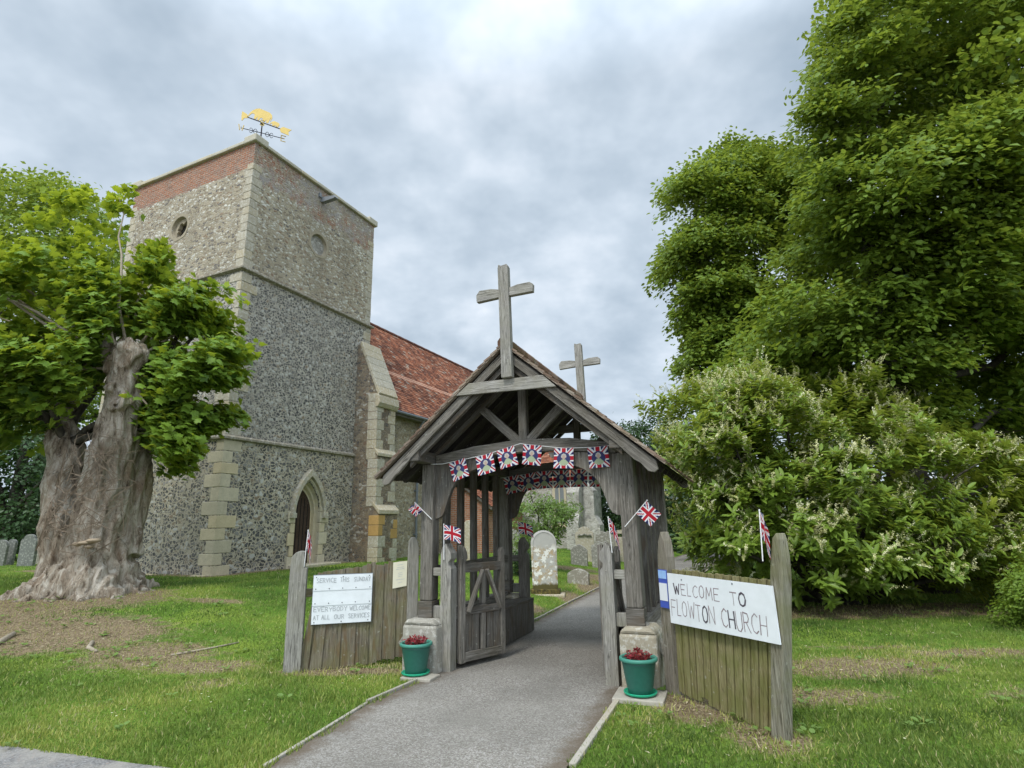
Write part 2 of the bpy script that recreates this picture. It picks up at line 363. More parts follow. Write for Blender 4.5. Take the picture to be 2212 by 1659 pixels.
def m_tile(name, stops, lich=.3, moss=0):
    b = NB(name); t = b.attr('tint'); c = b.ramp(t, stops)
    n = b.noise(b.coord(), 9, 5, .7); c = b.mix(b.math('MULTIPLY', b.ramp(n, [(.52, 0), (.62, 1)]), lich), c, (.42, .38, .32))
    n2 = b.noise(b.coord(), 1.1, 4, .6); c = b.mix(b.ramp(n2, [(.45, 0), (.7, .55)]), c, tuple(x*.45 for x in stops[0][1]))
    if moss: c = b.mix(b.math('MULTIPLY', b.ramp(b.noise(b.coord(), 3.5, 5, .7), [(.5, 0), (.62, 1)]), moss), c, (.10, .085, .03))
    return b.out(c, .85, b.bump(n, .4, .01), spec=.2)
M['tile_red'] = m_tile('red_clay_tile', [(0, (.115, .045, .03)), (.3, (.22, .075, .04)), (.65, (.34, .12, .06)), (.9, (.42, .18, .10)), (1, (.36, .30, .24))], .22)
M['tile_band'] = m_tile('newer_orange_tile', [(0, (.50, .25, .17)), (.5, (.58, .31, .21)), (1, (.54, .33, .24))], .12)
M['tile_brown'] = m_tile('brown_clay_tile', [(0, (.085, .052, .036)), (.35, (.15, .085, .055)), (.7, (.22, .13, .09)), (1, (.27, .20, .15))], .5, .5)

M['tile_verge'] = m_tile('weathered_verge_tile', [(0, (.13, .085, .06)), (.35, (.22, .15, .11)), (.7, (.30, .23, .17)), (1, (.36, .31, .25))], .5, .3)
def m_leaf(name, dark, mid, light, trans=.28, rough=.42, tcol=None):
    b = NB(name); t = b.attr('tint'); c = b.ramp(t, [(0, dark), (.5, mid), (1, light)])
    geo = b.n('ShaderNodeNewGeometry'); c2 = b.mix(geo.outputs['Backfacing'], c, tuple(min(1, x*1.1+.01) for x in mid))
    tc_ = b.mix(.5, c, tcol or tuple(min(1, x*1.8) for x in light))
    return b.out(c2, rough, None, trans=trans, spec=.45, subs=tc_, ) if False else b.out(c2, rough, None, trans=trans, spec=.28, subs=tc_)
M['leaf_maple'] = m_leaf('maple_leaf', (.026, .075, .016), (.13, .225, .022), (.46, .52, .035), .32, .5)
M['leaf_beech'] = m_leaf('hornbeam_leaf', (.022, .056, .012), (.13, .205, .022), (.42, .50, .06), .3, .5)
M['leaf_laurel'] = m_leaf('laurel_leaf', (.02, .055, .010), (.135, .21, .022), (.44, .49, .07), .2, .42)
M['leaf_dark'] = m_leaf('dark_background_leaf', (.018, .045, .016), (.04, .085, .025), (.085, .14, .035), .2)
M['leaf_far'] = m_leaf('pale_background_leaf', (.06, .11, .03), (.12, .19, .05), (.22, .29, .08), .3)
M['leaf_rose'] = m_leaf('small_tree_leaf', (.07, .13, .03), (.15, .24, .055), (.32, .40, .10), .3)
M['leaf_red'] = m_leaf('red_bedding_leaf', (.09, .012, .02), (.22, .022, .03), (.42, .10, .07), .2)
b = NB('cream_blossom'); t = b.attr('tint'); M['blossom'] = b.out(b.ramp(t, [(0, (.32, .33, .10)), (.5, (.64, .62, .30)), (1, (.88, .86, .60))]), .8, trans=.2)

# bark
b = NB('grey_peeling_bark'); o = b.coord(scale=(1, 1, .28)); n = b.noise(o, 7, 8, .72, .8); n2 = b.noise(b.coord(scale=(1, 1, .5)), 22, 5, .7, 1.2); big = b.noise(b.coord(scale=(1, 1, .6)), 1.6, 5, .6)
c = b.ramp(n, [(.32, (.045, .033, .024)), (.40, (.20, .155, .11)), (.50, (.37, .315, .245)), (.64, (.58, .53, .45))])
c = b.mix(b.ramp(big, [(.54, 0), (.68, .55)]), c, (.27, .18, .115)); c = b.mix(b.ramp(n2, [(.32, .8), (.45, 0)]), c, (.05, .04, .032)); c = b.mix(b.ramp(n2, [(.58, 0), (.7, .7)]), c, (.52, .50, .46))
M['bark'] = b.out(c, .9, b.bump(b.math('ADD', n, b.math('MULTIPLY', n2, .7)), 1.0, .05), spec=.15)
b = NB('dark_branch_bark'); n = b.noise(b.coord(scale=(1, 1, .4)), 12, 5); M['bark_dark'] = b.out(b.ramp(n, [(.3, (.03, .026, .02)), (.7, (.11, .10, .08))]), .9, b.bump(n, .6, .02))
M['twig'] = flat('ivy_stem', (.20, .155, .11), .9)
M['fungus'] = flat('bracket_fungus', (.33, .26, .18), .9, 0, .35, 14)
M['deadwood'] = flat('dead_stick', (.33, .28, .21), .9, 0, .4)
M['lead'] = flat('lead_grey', (.23, .25, .27), .55, .3)
M['pipe'] = flat('grey_downpipe', (.17, .185, .20), .5)
M['iron'] = flat('black_iron', (.035, .033, .045), .5, .5)
b = NB('gold_leaf_paint'); n = b.noise(b.coord(), 9, 3); M['gold'] = b.out(b.mix(n, (.56, .40, .10), (.66, .50, .17)), .5, None, .1)
M['white_rod'] = flat('white_plastic', (.80, .80, .78), .45, 0, .05)
M['door'] = m_wood('dark_door_wood', (.03, .02, .016), (.07, .045, .035), (.11, .075, .055))
M['void'] = flat('dark_interior', (.012, .012, .013), .9)
M['white_panel'] = (lambda b: b.out(b.mix(b.ramp(b.noise(b.coord(), 6, 5, .6), [(.35, 0), (.75, 1)]), (.80, .83, .85), (.70, .73, .74)), .35, spec=.5))(NB('white_painted_panel'))
M['cream_paper'] = flat('cream_paper', (.70, .66, .50), .7, 0, .06, 8)
M['ink'] = flat('faded_ink', (.26, .20, .21), .8, 0, .5, 60)
M['ink_pale'] = flat('very_faded_ink', (.44, .46, .47), .8, 0, .4, 60)
M['ink_dark'] = flat('dark_marker', (.08, .065, .08), .8, 0, .4, 60)
M['blue_card'] = flat('blue_notice', (.06, .10, .42), .45, 0, .1)
M['blue_light'] = flat('light_blue_notice', (.30, .48, .78), .45, 0, .25, 20)
M['white_card'] = flat('white_card', (.72, .74, .76), .5, 0, .05)
b = NB('green_plastic_pot'); n = b.noise(b.coord(), 30, 4); M['pot'] = b.out(b.mix(n, (.018, .10, .075), (.032, .145, .11)), .42, b.bump(n, .1, .002), spec=.45)
M['pot_rim'] = flat('green_pot_rim', (.06, .24, .18), .4, 0, .1)
M['saucer'] = flat('bright_green_saucer', (.02, .36, .20), .35, 0, .1)
M['soil'] = flat('potting_soil', (.03, .02, .014), .95, 0, .5, 60)
M['slab'] = M['kerb']
b = NB('flag_cloth'); cc = b.n('ShaderNodeVertexColor', layer_name='Col').outputs[0]; M['flag'] = b.out(cc, .75, trans=.25)
# grass and ground
b = NB('meadow_ground'); P = b.n('ShaderNodeNewGeometry').outputs['Position']; n = b.noise(P, .9, 5, .6); nf = b.noise(P, 38, 4, .7); nm = b.noise(P, 7, 5, .7)
g_ = b.ramp(n, [(.34, (.08, .165, .02)), (.5, (.14, .25, .03)), (.66, (.24, .32, .045))])
g_ = b.mix(b.ramp(nf, [(.36, .75), (.56, 0)]), g_, (.035, .065, .015)); g_ = b.mix(b.ramp(nf, [(.58, 0), (.7, .4)]), g_, (.26, .32, .09))
d_ = b.ramp(nf, [(.3, (.07, .05, .032)), (.5, (.20, .15, .09)), (.68, (.42, .36, .22))]); d_ = b.mix(b.ramp(nm, [(.5, 0), (.7, .6)]), d_, (.30, .22, .13))
g_ = b.mix(b.ramp(b.noise(P, 2.7, 5, .7), [(.55, 0), (.7, .45)]), g_, (.30, .30, .10)); dd = b.attr('dirt'); dm = b.ramp(b.math('ADD', dd, b.math('MULTIPLY', b.math('SUBTRACT', nm, .5), .9)), [(.42, 0), (.60, 1)])
M['ground'] = b.out(b.mix(dm, g_, d_), .95, b.bump(nf, .9, .03), spec=.1)
b = NB('tarmac_chip'); P = b.n('ShaderNodeNewGeometry').outputs['Position']; v = b.n('ShaderNodeTexVoronoi', {'Vector': P, 'Scale': 110.0}, feature='F1'); r_ = b.sep(v.outputs['Color'])[0]
c = b.ramp(r_, [(0, (.155, .14, .118)), (.35, (.222, .205, .178)), (.7, (.292, .272, .24)), (.93, (.38, .365, .34))]); nb = b.noise(P, 1.3, 5, .6)
c = b.mix(b.ramp(nb, [(.38, 0), (.7, .55)]), c, (.15, .14, .122)); c = b.mix(b.ramp(b.noise(P, .7, 4, .6), [(.5, 0), (.7, .5)]), c, (.30, .285, .25)); ed = b.attr('edge'); c = b.mix(b.ramp(b.math('ADD', ed, b.math('MULTIPLY', b.math('SUBTRACT', b.noise(P, 5, 5, .7), .5), 1.0)), [(.55, 0), (.9, .8)]), c, (.13, .10, .07))
M['path'] = b.out(c, .9, b.bump(v.outputs['Distance'], .6, .006), spec=.08)
b = NB('road_tarmac'); P = b.n('ShaderNodeNewGeometry').outputs['Position']; v = b.n('ShaderNodeTexVoronoi', {'Vector': P, 'Scale': 90.0}, feature='F1'); nb = b.noise(P, 2.2, 5, .7)
c = b.ramp(b.sep(v.outputs['Color'])[0], [(0, (.12, .115, .11)), (.6, (.19, .185, .18)), (1, (.28, .27, .26))]); c = b.mix(b.ramp(nb, [(.45, 0), (.62, .8)]), c, (.30, .28, .25)); c = b.mix(b.ramp(b.noise(P, 30, 3), [(.6, 0), (.7, .5)]), c, (.36, .27, .22))
M['road'] = b.out(c, .9, b.bump(v.outputs['Distance'], .5, .006))
b = NB('grass_blade'); t = b.attr('tint'); M['blade'] = b.out(b.ramp(t, [(0, (.05, .10, .018)), (.4, (.16, .235, .042)), (.72, (.30, .36, .075)), (.86, (.42, .43, .10)), (1, (.55, .47, .28))]), .6, trans=.3, spec=.3)
b = NB('litter'); t = b.attr('tint'); M['litter'] = b.out(b.ramp(t, [(0, (.12, .07, .035)), (.5, (.33, .25, .15)), (1, (.60, .54, .40))]), .9)

# ------------------------------------------------------------------ numeric noise and terrain
def _hash(i, j, s=0):
    n = (i*374761393 + j*668265263 + s*974634777) & 0xffffffff
    n = ((n ^ (n >> 13))*1274126177) & 0xffffffff
    return ((n ^ (n >> 16)) & 0xffff)/65535.0
def vnoise(x, y, s=0):
    x = np.asarray(x, float); y = np.asarray(y, float)
    i = np.floor(x).astype(np.int64); j = np.floor(y).astype(np.int64); fx = x-i; fy = y-j
    fx = fx*fx*(3-2*fx); fy = fy*fy*(3-2*fy)
    a = _hash(i, j, s); b_ = _hash(i+1, j, s); c_ = _hash(i, j+1, s); d = _hash(i+1, j+1, s)
    return (a*(1-fx)+b_*fx)*(1-fy)+(c_*(1-fx)+d*fx)*fy
def fbm(x, y, s=0, o=4):
    r = 0; a = .5; k = 0
    for q_ in range(o): r = r+a*vnoise(x, y, s+q_); k += a; x = x*2.03+7; y = y*2.03+3; a *= .5
    return r/k
def sm(t): t = np.clip(t, 0, 1); return t*t*(3-2*t)
PATH_L = [(-2.6, 2.6), (-2.05, 3.6), (-1.72, 4.38), (-1.37, 5.78), (-.94, 6.69), (.2, 9.76), (2.39, 15.57), (4.6, 21.0), (9, 30)]
PATH_R = [(.05, 2.6), (.15, 3.6), (.32, 4.29), (.99, 5.99), (1.16, 6.4), (2.12, 9.05), (4.35, 14.85), (6.6, 20.2), (11, 29)]
def px_l(y): return np.interp(y, [p[1] for p in PATH_L], [p[0] for p in PATH_L])
def px_r(y): return np.interp(y, [p[1] for p in PATH_R], [p[0] for p in PATH_R])
ROAD = lambda x, y: 4.9-.32*(x+4.02)-y             # >0 on the road (left of the path)
def on_road(x, y):
    x = np.asarray(x); y = np.asarray(y)
    left = (x < -1.6) & (ROAD(x, y)+.16*(fbm(x*2.5, y*2.5, 3)-.5) > 0)
    right = (y < 3.0)
    return left | right
def H0(x, y):
    x = np.asarray(x, float); y = np.asarray(y, float)
    wl = px_l(np.clip(y, 3, 30))-x
    h = .45*sm(wl/5)*sm((y-6)/7)
    h = h+.22*np.exp(-(((x+7.4)/2.6)**2+((y-10.0)/2.1)**2))
    far = sm((y-15.5)/4); h = h+.2*far*sm((-wl+.2)/-1.0+0)*0
    return h
def Hh(x, y):
    x = np.asarray(x, float); y = np.asarray(y, float)
    h = H0(x, y)
    dl = px_l(y)-x; dr = x-px_r(y)
    off = np.maximum(dl, dr)
    edge = sm((off-.03)/.6)*sm((3.2+y*0+np.maximum(0, -ROAD(x, y))*1.5)/4)
    rd = sm(np.where(x < -1.4, -ROAD(x, y)/.5, 1))*sm((y-3.0)/.4)
    return h + edge*rd*(.06*(fbm(x*.8, y*.8, 9)-.35)+.035*(fbm(x*3.3, y*3.3, 5)-.4))
def hz(x, y): return float(Hh(np.array([x]), np.array([y]))[0])
BL = [(-6.4, 8.4, 1.9, 1.0, 1.0), (-8.4, 9.0, 2.2, 1.3, 1.0), (-7.6, 10.2, 1.9, 1.2, 1.1), (-4.6, 7.6, 1.2, .8, .8), (-3.7, 7.2, 1.0, .45, .8), (-3.2, 6.5, .55, .35, .6),
      (-2.0, 6.9, 1.0, .22, .9), (-5.2, 10.2, .9, .35, .7), (1.55, 5.45, .42, .6, 1.0), (1.85, 4.7, .45, .5, .8), (1.1, 5.2, .35, .5, .5), (2.7, 5.7, 1.0, .45, .8), (3.7, 6.7, 1.3, .55, .95), (4.6, 5.6, .8, .3, .6), (5.4, 7.2, 1.0, .35, .9), (4.4, 7.6, 1.3, .25, .6),
      (.25, 11.3, .45, .9, .8), (1.2, 12.9, .35, 1.3, .9), (1.9, 14.8, .5, 1.6, 1.0), (2.4, 17.0, .9, 1.4, .8), (1.6, 18.8, 1.8, .9, .7), (-3.0, 19.3, 1.2, .5, .4), (6.6, 10.4, 3.5, .9, 1.1)]
BC = radians(24.6); CHX, CHY, CHZ = -7.58, 14.74, .45
def to_ch(x, y): dx_, dy_ = x-CHX, y-CHY; return dx_*cos(BC)-dy_*sin(BC), dx_*sin(BC)+dy_*cos(BC)
def dirt(x, y):
    x = np.asarray(x, float); y = np.asarray(y, float); d = np.zeros_like(x)
    for bx, by, rx, ry, am in BL: d = np.maximum(d, am*np.exp(-(((x-bx)/rx)**2+((y-by)/ry)**2)))
    X, Y = to_ch(x, y); d = np.maximum(d, .95*np.exp(-(np.maximum(np.maximum(X-.1, -Y-.1), 0)/.45)**2)*((X < 2) & (X > -8) & (Y > -2) & (Y < 6)))
    return d

# ------------------------------------------------------------------ the setting: ground, road, path, edging
def ground():
    n = 340; t = np.linspace(-1, 1, n); g1 = 1.7*np.sinh(t*6.1)
    X, Y = np.meshgrid(g1-1.5, g1+7.5, indexing='ij'); Z = Hh(X, Y)
    inpath = (X > px_l(Y)-.02) & (X < px_r(Y)+.02) & (Y > 2.6) & (Y < 29); Z = np.where(inpath | on_road(X, Y), -.03, Z)
    D = dirt(X, Y); D = np.where(on_road(X, Y), 1, D)
    v = np.stack([X, Y, Z], -1).reshape(-1, 3); idx = np.arange(n*n).reshape(n, n)
    f = np.stack([idx[:-1, :-1], idx[1:, :-1], idx[1:, 1:], idx[:-1, 1:]], -1).reshape(-1, 4)
    me = bpy.data.meshes.new('ground'); me.vertices.add(len(v)); me.vertices.foreach_set('co', v.ravel())
    me.loops.add(f.size); me.loops.foreach_set('vertex_index', f.ravel()); me.polygons.add(len(f))
    me.polygons.foreach_set('loop_start', np.arange(0, f.size, 4)); me.update(calc_edges=True)
    me.polygons.foreach_set('use_smooth', np.ones(len(f), bool))
    a_ = me.attributes.new('dirt', 'FLOAT', 'POINT'); a_.data.foreach_set('value', D.ravel())
    me.materials.append(M['ground']); o = bpy.data.objects.new('ground', me); COL.objects.link(o); tag(o, kind='structure')
ground()
def strip(name, Lf, Rf, mat, z, n=14, m=8):
    """sheet between two polylines"""
    ys = np.linspace(0, 1, (len(Lf)-1)*n+1); k = np.arange(len(Lf))/(len(Lf)-1)
    Lp = np.stack([np.interp(ys, k, [p[i] for p in Lf]) for i in (0, 1)], -1); Rp = np.stack([np.interp(ys, k, [p[i] for p in Rf]) for i in (0, 1)], -1)
    vs = []; ed = []
    for a_, b_ in zip(Lp, Rp):
        for j in range(m+1):
            s = j/m; p = a_*(1-s)+b_*s; vs.append((p[0], p[1], z+.012*sin(pi*s))); ed.append(abs(2*s-1)**3)
    fs = [[i*(m+1)+j, i*(m+1)+j+1, (i+1)*(m+1)+j+1, (i+1)*(m+1)+j] for i in range(len(ys)-1) for j in range(m)]
    me = bpy.data.meshes.new(name); me.from_pydata(vs, [], fs); me.update(); me.materials.append(mat)
    a_ = me.attributes.new('edge', 'FLOAT', 'POINT'); a_.data.foreach_set('value', ed)
    o = bpy.data.objects.new(name, me); COL.objects.link(o); tag(o, kind='structure'); return o
strip('path', PATH_L, PATH_R, M['path'], .006)
rb = MB(); N_ = 60
xs = np.linspace(-30, 14, 180); top = []
for x in xs:
    ye = 4.9-.32*(x+4.02)+.1*(fbm(x*2.5, 1.0, 3)-.5) if x < -1.75 else (4.17-(x+1.75)*3 if x < -1.4 else 3.02)
    top.append((x, float(min(ye, 9))))
vs = [(x, -8, .0) for x in xs]+[(x, y, .0) for x, y in top]; n_ = len(xs)
rb.add(vs, [[i, i+1, n_+i+1, n_+i] for i in range(n_-1)]); o = rb.build('road', M['road']); o.location.z = .001; tag(o, kind='structure')
def edging(name, pts, wd=.032):
    mb = MB()
    for (a_, b_) in zip(pts[:-1], pts[1:]):
        ln = sqrt((b_[0]-a_[0])**2+(b_[1]-a_[1])**2); k = max(1, int(ln/.9))
        for i in range(k):
            p = [a_[q_]+(b_[q_]-a_[q_])*i/k for q_ in (0, 1)]; r = [a_[q_]+(b_[q_]-a_[q_])*(i+.985)/k for q_ in (0, 1)]
            zz = .0+random.uniform(-.006, .006)
            mb.beam((p[0], p[1], zz-.012), (r[0], r[1], zz-.012+random.uniform(-.005, .005)), wd, .08)
    o = mb.build(name, M['kerb'], bevel=.006); tag(o, kind='structure')
edging('kerb', [(p[0]-.03, p[1]) for p in PATH_L[2:5]]+[(-.92, 6.8)])
edging('kerb', [(-.02, 9.3), (.15, 9.76)]+[(p[0]-.03, p[1]) for p in PATH_L[6:8]])
edging('kerb', [(p[0]+.035, p[1]) for p in PATH_R[2:4]], .05)
edging('kerb', [(p[0]+.03, p[1]) for p in PATH_R[5:8]])

# ------------------------------------------------------------------ church (local x = outward from the side face, y = along it, z up)
church = empty('church', (CHX, CHY, CHZ), -BC, 'flint parish church with a square tower, brick-topped parapet and red tiled nave roof', 'church')
TW, TD = 5.72, 5.66                      # tower: x from -TW to 0, y from 0 to TD
def arch_poly(cx, w_, hs, ht, z0=0, n=10):
    """pointed arch outline in (y, z)"""
    h = w_/2; k = ht-hs; R = (h*h+k*k)/(2*h); pts = [(cx-h, z0), (cx+h, z0), (cx+h, hs)]
    a1 = math.asin(min(1, k/R))
    for i in range(1, n+1):
        a_ = a1*i/n; pts.append((cx+h-R+R*cos(a_), hs+R*sin(a_)))
    for i in range(n-1, -1, -1):
        a_ = a1*i/n; pts.append((cx-h+R-R*cos(a_), hs+R*sin(a_)))
    return pts
tw = MB()
tw.box((-TW/2, TD/2, 4.05), (TW, TD, 8.5), m=0)
# lower stage stands a little proud of the upper one
tower = tw.build('tower_wall', M['flint_mid'], church)
lo = MB(); lo.box((-TW/2, TD/2, 1.62), (TW+.10, TD+.10, 3.64)); low = lo.build('tower_base_wall', M['flint_dark'], church)
up_ = MB(); up_.box((-TW/2, TD/2, 10.36), (TW-.04, TD-.04, 4.18)); belf = up_.build('belfry_wall', M['belfry'], church)
# door recess
DY = 3.05
cut = MB(); cut.prism(arch_poly(DY, 1.02, 1.55, 2.5, -.2), (-.35, 0, 0), (0, 1, 0), (0, 0, 1), (.8, 0, 0)); carve(low, cut)
cut = MB(); cut.prism(arch_poly(DY, 1.02, 1.55, 2.5, -.3), (-.35, 0, 0), (0, 1, 0), (0, 0, 1), (.8, 0, 0)); carve(tower, cut)
def ring(mb, inner, outer, x0, x1, m=0):
    """moulding between two outlines of equal count, from depth x0 (inner) to x1 (outer)"""
    n = len(inner); vs = [(x0, p[0], p[1]) for p in inner]+[(x1, p[0], p[1]) for p in outer]
    fs = [[i, (i+1) % n, n+(i+1) % n, n+i] for i in range(1, n)]
    mb.add(vs, fs, None, m)
sd = MB()
A = [arch_poly(DY, w_, 1.55, ht, -.2) for w_, ht in ((.80, 2.26), (.88, 2.34), (.90, 2.38), (.99, 2.47), (1.02, 2.50), (1.10, 2.58), (1.14, 2.62), (1.18, 2.66), (1.26, 2.74))]
for (i, x0), (j, x1) in (((0, -.22), (1, -.22)), ((1, -.22), (2, -.12)), ((2, -.12), (3, -.12)), ((3, -.12), (4, .0)), ((4, .0), (5, .075)), ((5, .075), (6, .075))): ring(sd, A[i], A[j], x0, x1)
ds = sd.build('door_surround', M['stone'], church)
# jamb blocks and hood mould
for sgn in (-1, 1):
    jb = MB(); z = -.1
    for k, (ww, hh) in enumerate(((.30, .42), (.20, .30), (.34, .36), (.22, .28), (.36, .34), (.20, .16))):
        if sgn < 0: ww *= .7
        jb.box((.035, DY+sgn*(.5+ww/2), z+hh/2), (.11+.004*k, ww, hh-.012)); z += hh
    jb.build('jamb_stone', M['stone'], church, bevel=.015)
hm = MB()
B_, C_ = [arch_poly(DY, w_, 1.5, ht, 1.5) for w_, ht in ((1.16, 2.66), (1.36, 2.86))]
ring(hm, B_, C_, .17, .17); ring(hm, C_, [(p[0]+.02*(1 if p[0] > DY else -1), p[1]+.02) for p in C_], .17, .03); ring(hm, [(p[0], p[1]) for p in B_], B_, .03, .17)
for sgn in (-1, 1): hm.box((.12, DY+sgn*.65, 1.48), (.18, .17, .14))
hm.build('hood_mould', M['stone_grey'], church, bevel=0)
dr = MB(); dr.prism(arch_poly(DY, .84, 1.55, 2.3, -.1), (-.30, 0, 0), (0, 1, 0), (0, 0, 1), (.07, 0, 0), uax=1)
for k in range(1, 6): dr.box((-.226, DY-.42+.14*k, .95), (.012, .016, 2.1 if 1 < k < 5 else 1.75), m=1)
door = dr.build('door', [M['door'], M['void']], church)
hd = MB(); hd.lathe([(.0, .02), (.035, .02), (.035, 0)], n=14); hd.tube([(.03*cos(a_), .03*sin(a_), .03) for a_ in np.linspace(0, 2*pi, 15)], .006, 6)
h_ = hd.build('handle', M['iron'], door); h_.rotation_euler = (0, pi/2, 0); h_.location = (-.22, DY+.28, .98)
stp = MB(); stp.box((.2, DY+.2, .02), (.7, 1.7, .13)); stp.build('door_step', M['stone_grey'], church, bevel=.02)
# quoins of the lower stage
def quoin(name, x0, y0, sx, sy, z0, z1, wa, wb, hgt_, mat, proud=.012, jit=.08):
    """alternating corner blocks; sx, sy point outwards"""
    mb = MB(); z = z0; k = 0
    while z < z1-.05:
        h = min(hgt_*random.uniform(.85, 1.12), z1-z); a_, c_ = (wa, wb) if k % 2 else (wb, wa)
        a_ *= random.uniform(1-jit, 1+jit*2); c_ *= random.uniform(1-jit, 1+jit*2); p = proud*random.uniform(.7, 1.4)
        mb.box((x0-sx*(a_/2-p), y0-sy*(c_/2-p), z+h/2), (a_, c_, h-.014)); z += h; k += 1
    return mb.build(name, mat, church, bevel=.012)
quoin('quoins', .05, -.05, 1, -1, -.12, 3.42, .52, .28, .335, M['stone'])
quoin('quoins', .0, .0, 1, -1, 3.56, 8.22, .44, .24, .30, M['stone_grey'], jit=.25)
quoin('quoins', -.02, .02, 1, -1, 8.40, 11.75, .34, .27, .27, M['stone_grey'])
quoin('quoins', -.02, TD-.02, 1, 1, 8.40, 11.75, .34, .22, .27, M['stone_grey'])
quoin('quoins', .0, TD, 1, 1, 6.6, 8.22, .34, .24, .30, M['stone_grey'])
quoin('quoins', -TW+.02, .02, -1, -1, 8.40, 11.75, .34, .27, .27, M['stone_grey'])
quoin('quoins', -TW, 0, -1, -1, 3.56, 8.22, .44, .24, .30, M['stone_grey'])
quoin('quoins', -TW-.05, -.05, -1, -1, -.12, 3.42, .5, .28, .33, M['stone'])
# string courses: sloped top, undercut below
def string(z, p, q, h, mat, x0=-TW, y1=TD):
    mb = MB()
    prof = [(0, -h*.5), (p, -h*.2), (p, h*.12), (q, h*.5), (0, h*.55)]
    ring_ = [(-1, -1), (1, -1), (1, 1), (-1, 1)]
    cs = [(x0, 0), (0, 0), (0, y1), (x0, y1)]; vs = []
    for (cx, cy), (sx, sy) in zip(cs, ring_):
        for o_, zz in prof: vs.append((cx+sx*o_, cy+sy*o_, z+zz))
    n = len(prof); fs = [[i*n+j, ((i+1) % 4)*n+j, ((i+1) % 4)*n+j+1, i*n+j+1] for i in range(4) for j in range(n-1)]
    mb.add(vs, fs, None, 0, .4)
    return mb.build('string_course', mat, church)
string(3.48, .13, .05, .16, M['stone_dark']); string(8.32, .10, .02, .15, M['stone_dark'])
pl = MB()
for k in range(9):
    x = -.1-k*.62; pl.box((x-.28, -.13-random.uniform(0, .05), -.06), (.58, .34, random.uniform(.12, .18)), Matrix.Rotation(random.uniform(-.05, .05), 3, 'Z'))
pl.build('plinth_stone', M['stone'], church, bevel=.03)
# parapet coping with raised corners, stones butted end to end
cp = MB()
for sx, X0 in ((1, 0.0), (-1, -TW)):
    ys = np.linspace(.42, TD-.42, 8)
    for a_, b_ in zip(ys[:-1], ys[1:]): cp.box((X0-sx*.10, (a_+b_)/2, 12.51+random.uniform(-.006, .006)), (.36, b_-a_-.006, .11)); cp.box((X0-sx*.15, (a_+b_)/2, 12.60), (.22, b_-a_-.004, .07))
for sy, Y0 in ((-1, 0.0), (1, TD)):
    xs_ = np.linspace(-TW+.42, -.42, 8)
    for a_, b_ in zip(xs_[:-1], xs_[1:]): cp.box(((a_+b_)/2, Y0-sy*.10, 12.51+random.uniform(-.006, .006)), (b_-a_-.006, .36, .11)); cp.box(((a_+b_)/2, Y0-sy*.15, 12.60), (b_-a_-.004, .22, .07))
cp.build('coping', M['coping'], church, bevel=.02)
for X0, sx in ((0, 1), (-TW, -1)):
    for Y0, sy in ((0, -1), (TD, 1)):
        cc_ = MB(); cc_.box((X0-sx*.17, Y0-sy*.17, 12.57), (.50, .50, .235)); cc_.box((X0-sx*.17, Y0-sy*.17, 12.72), (.36, .36, .09), taper=.6)
        cc_.build('corner_coping', M['coping'], church, bevel=.03)
rf = MB(); rf.box((-TW/2, TD/2, 12.2), (TW-.9, TD-.9, .05)); rf.build('tower_roof', M['lead'], church)
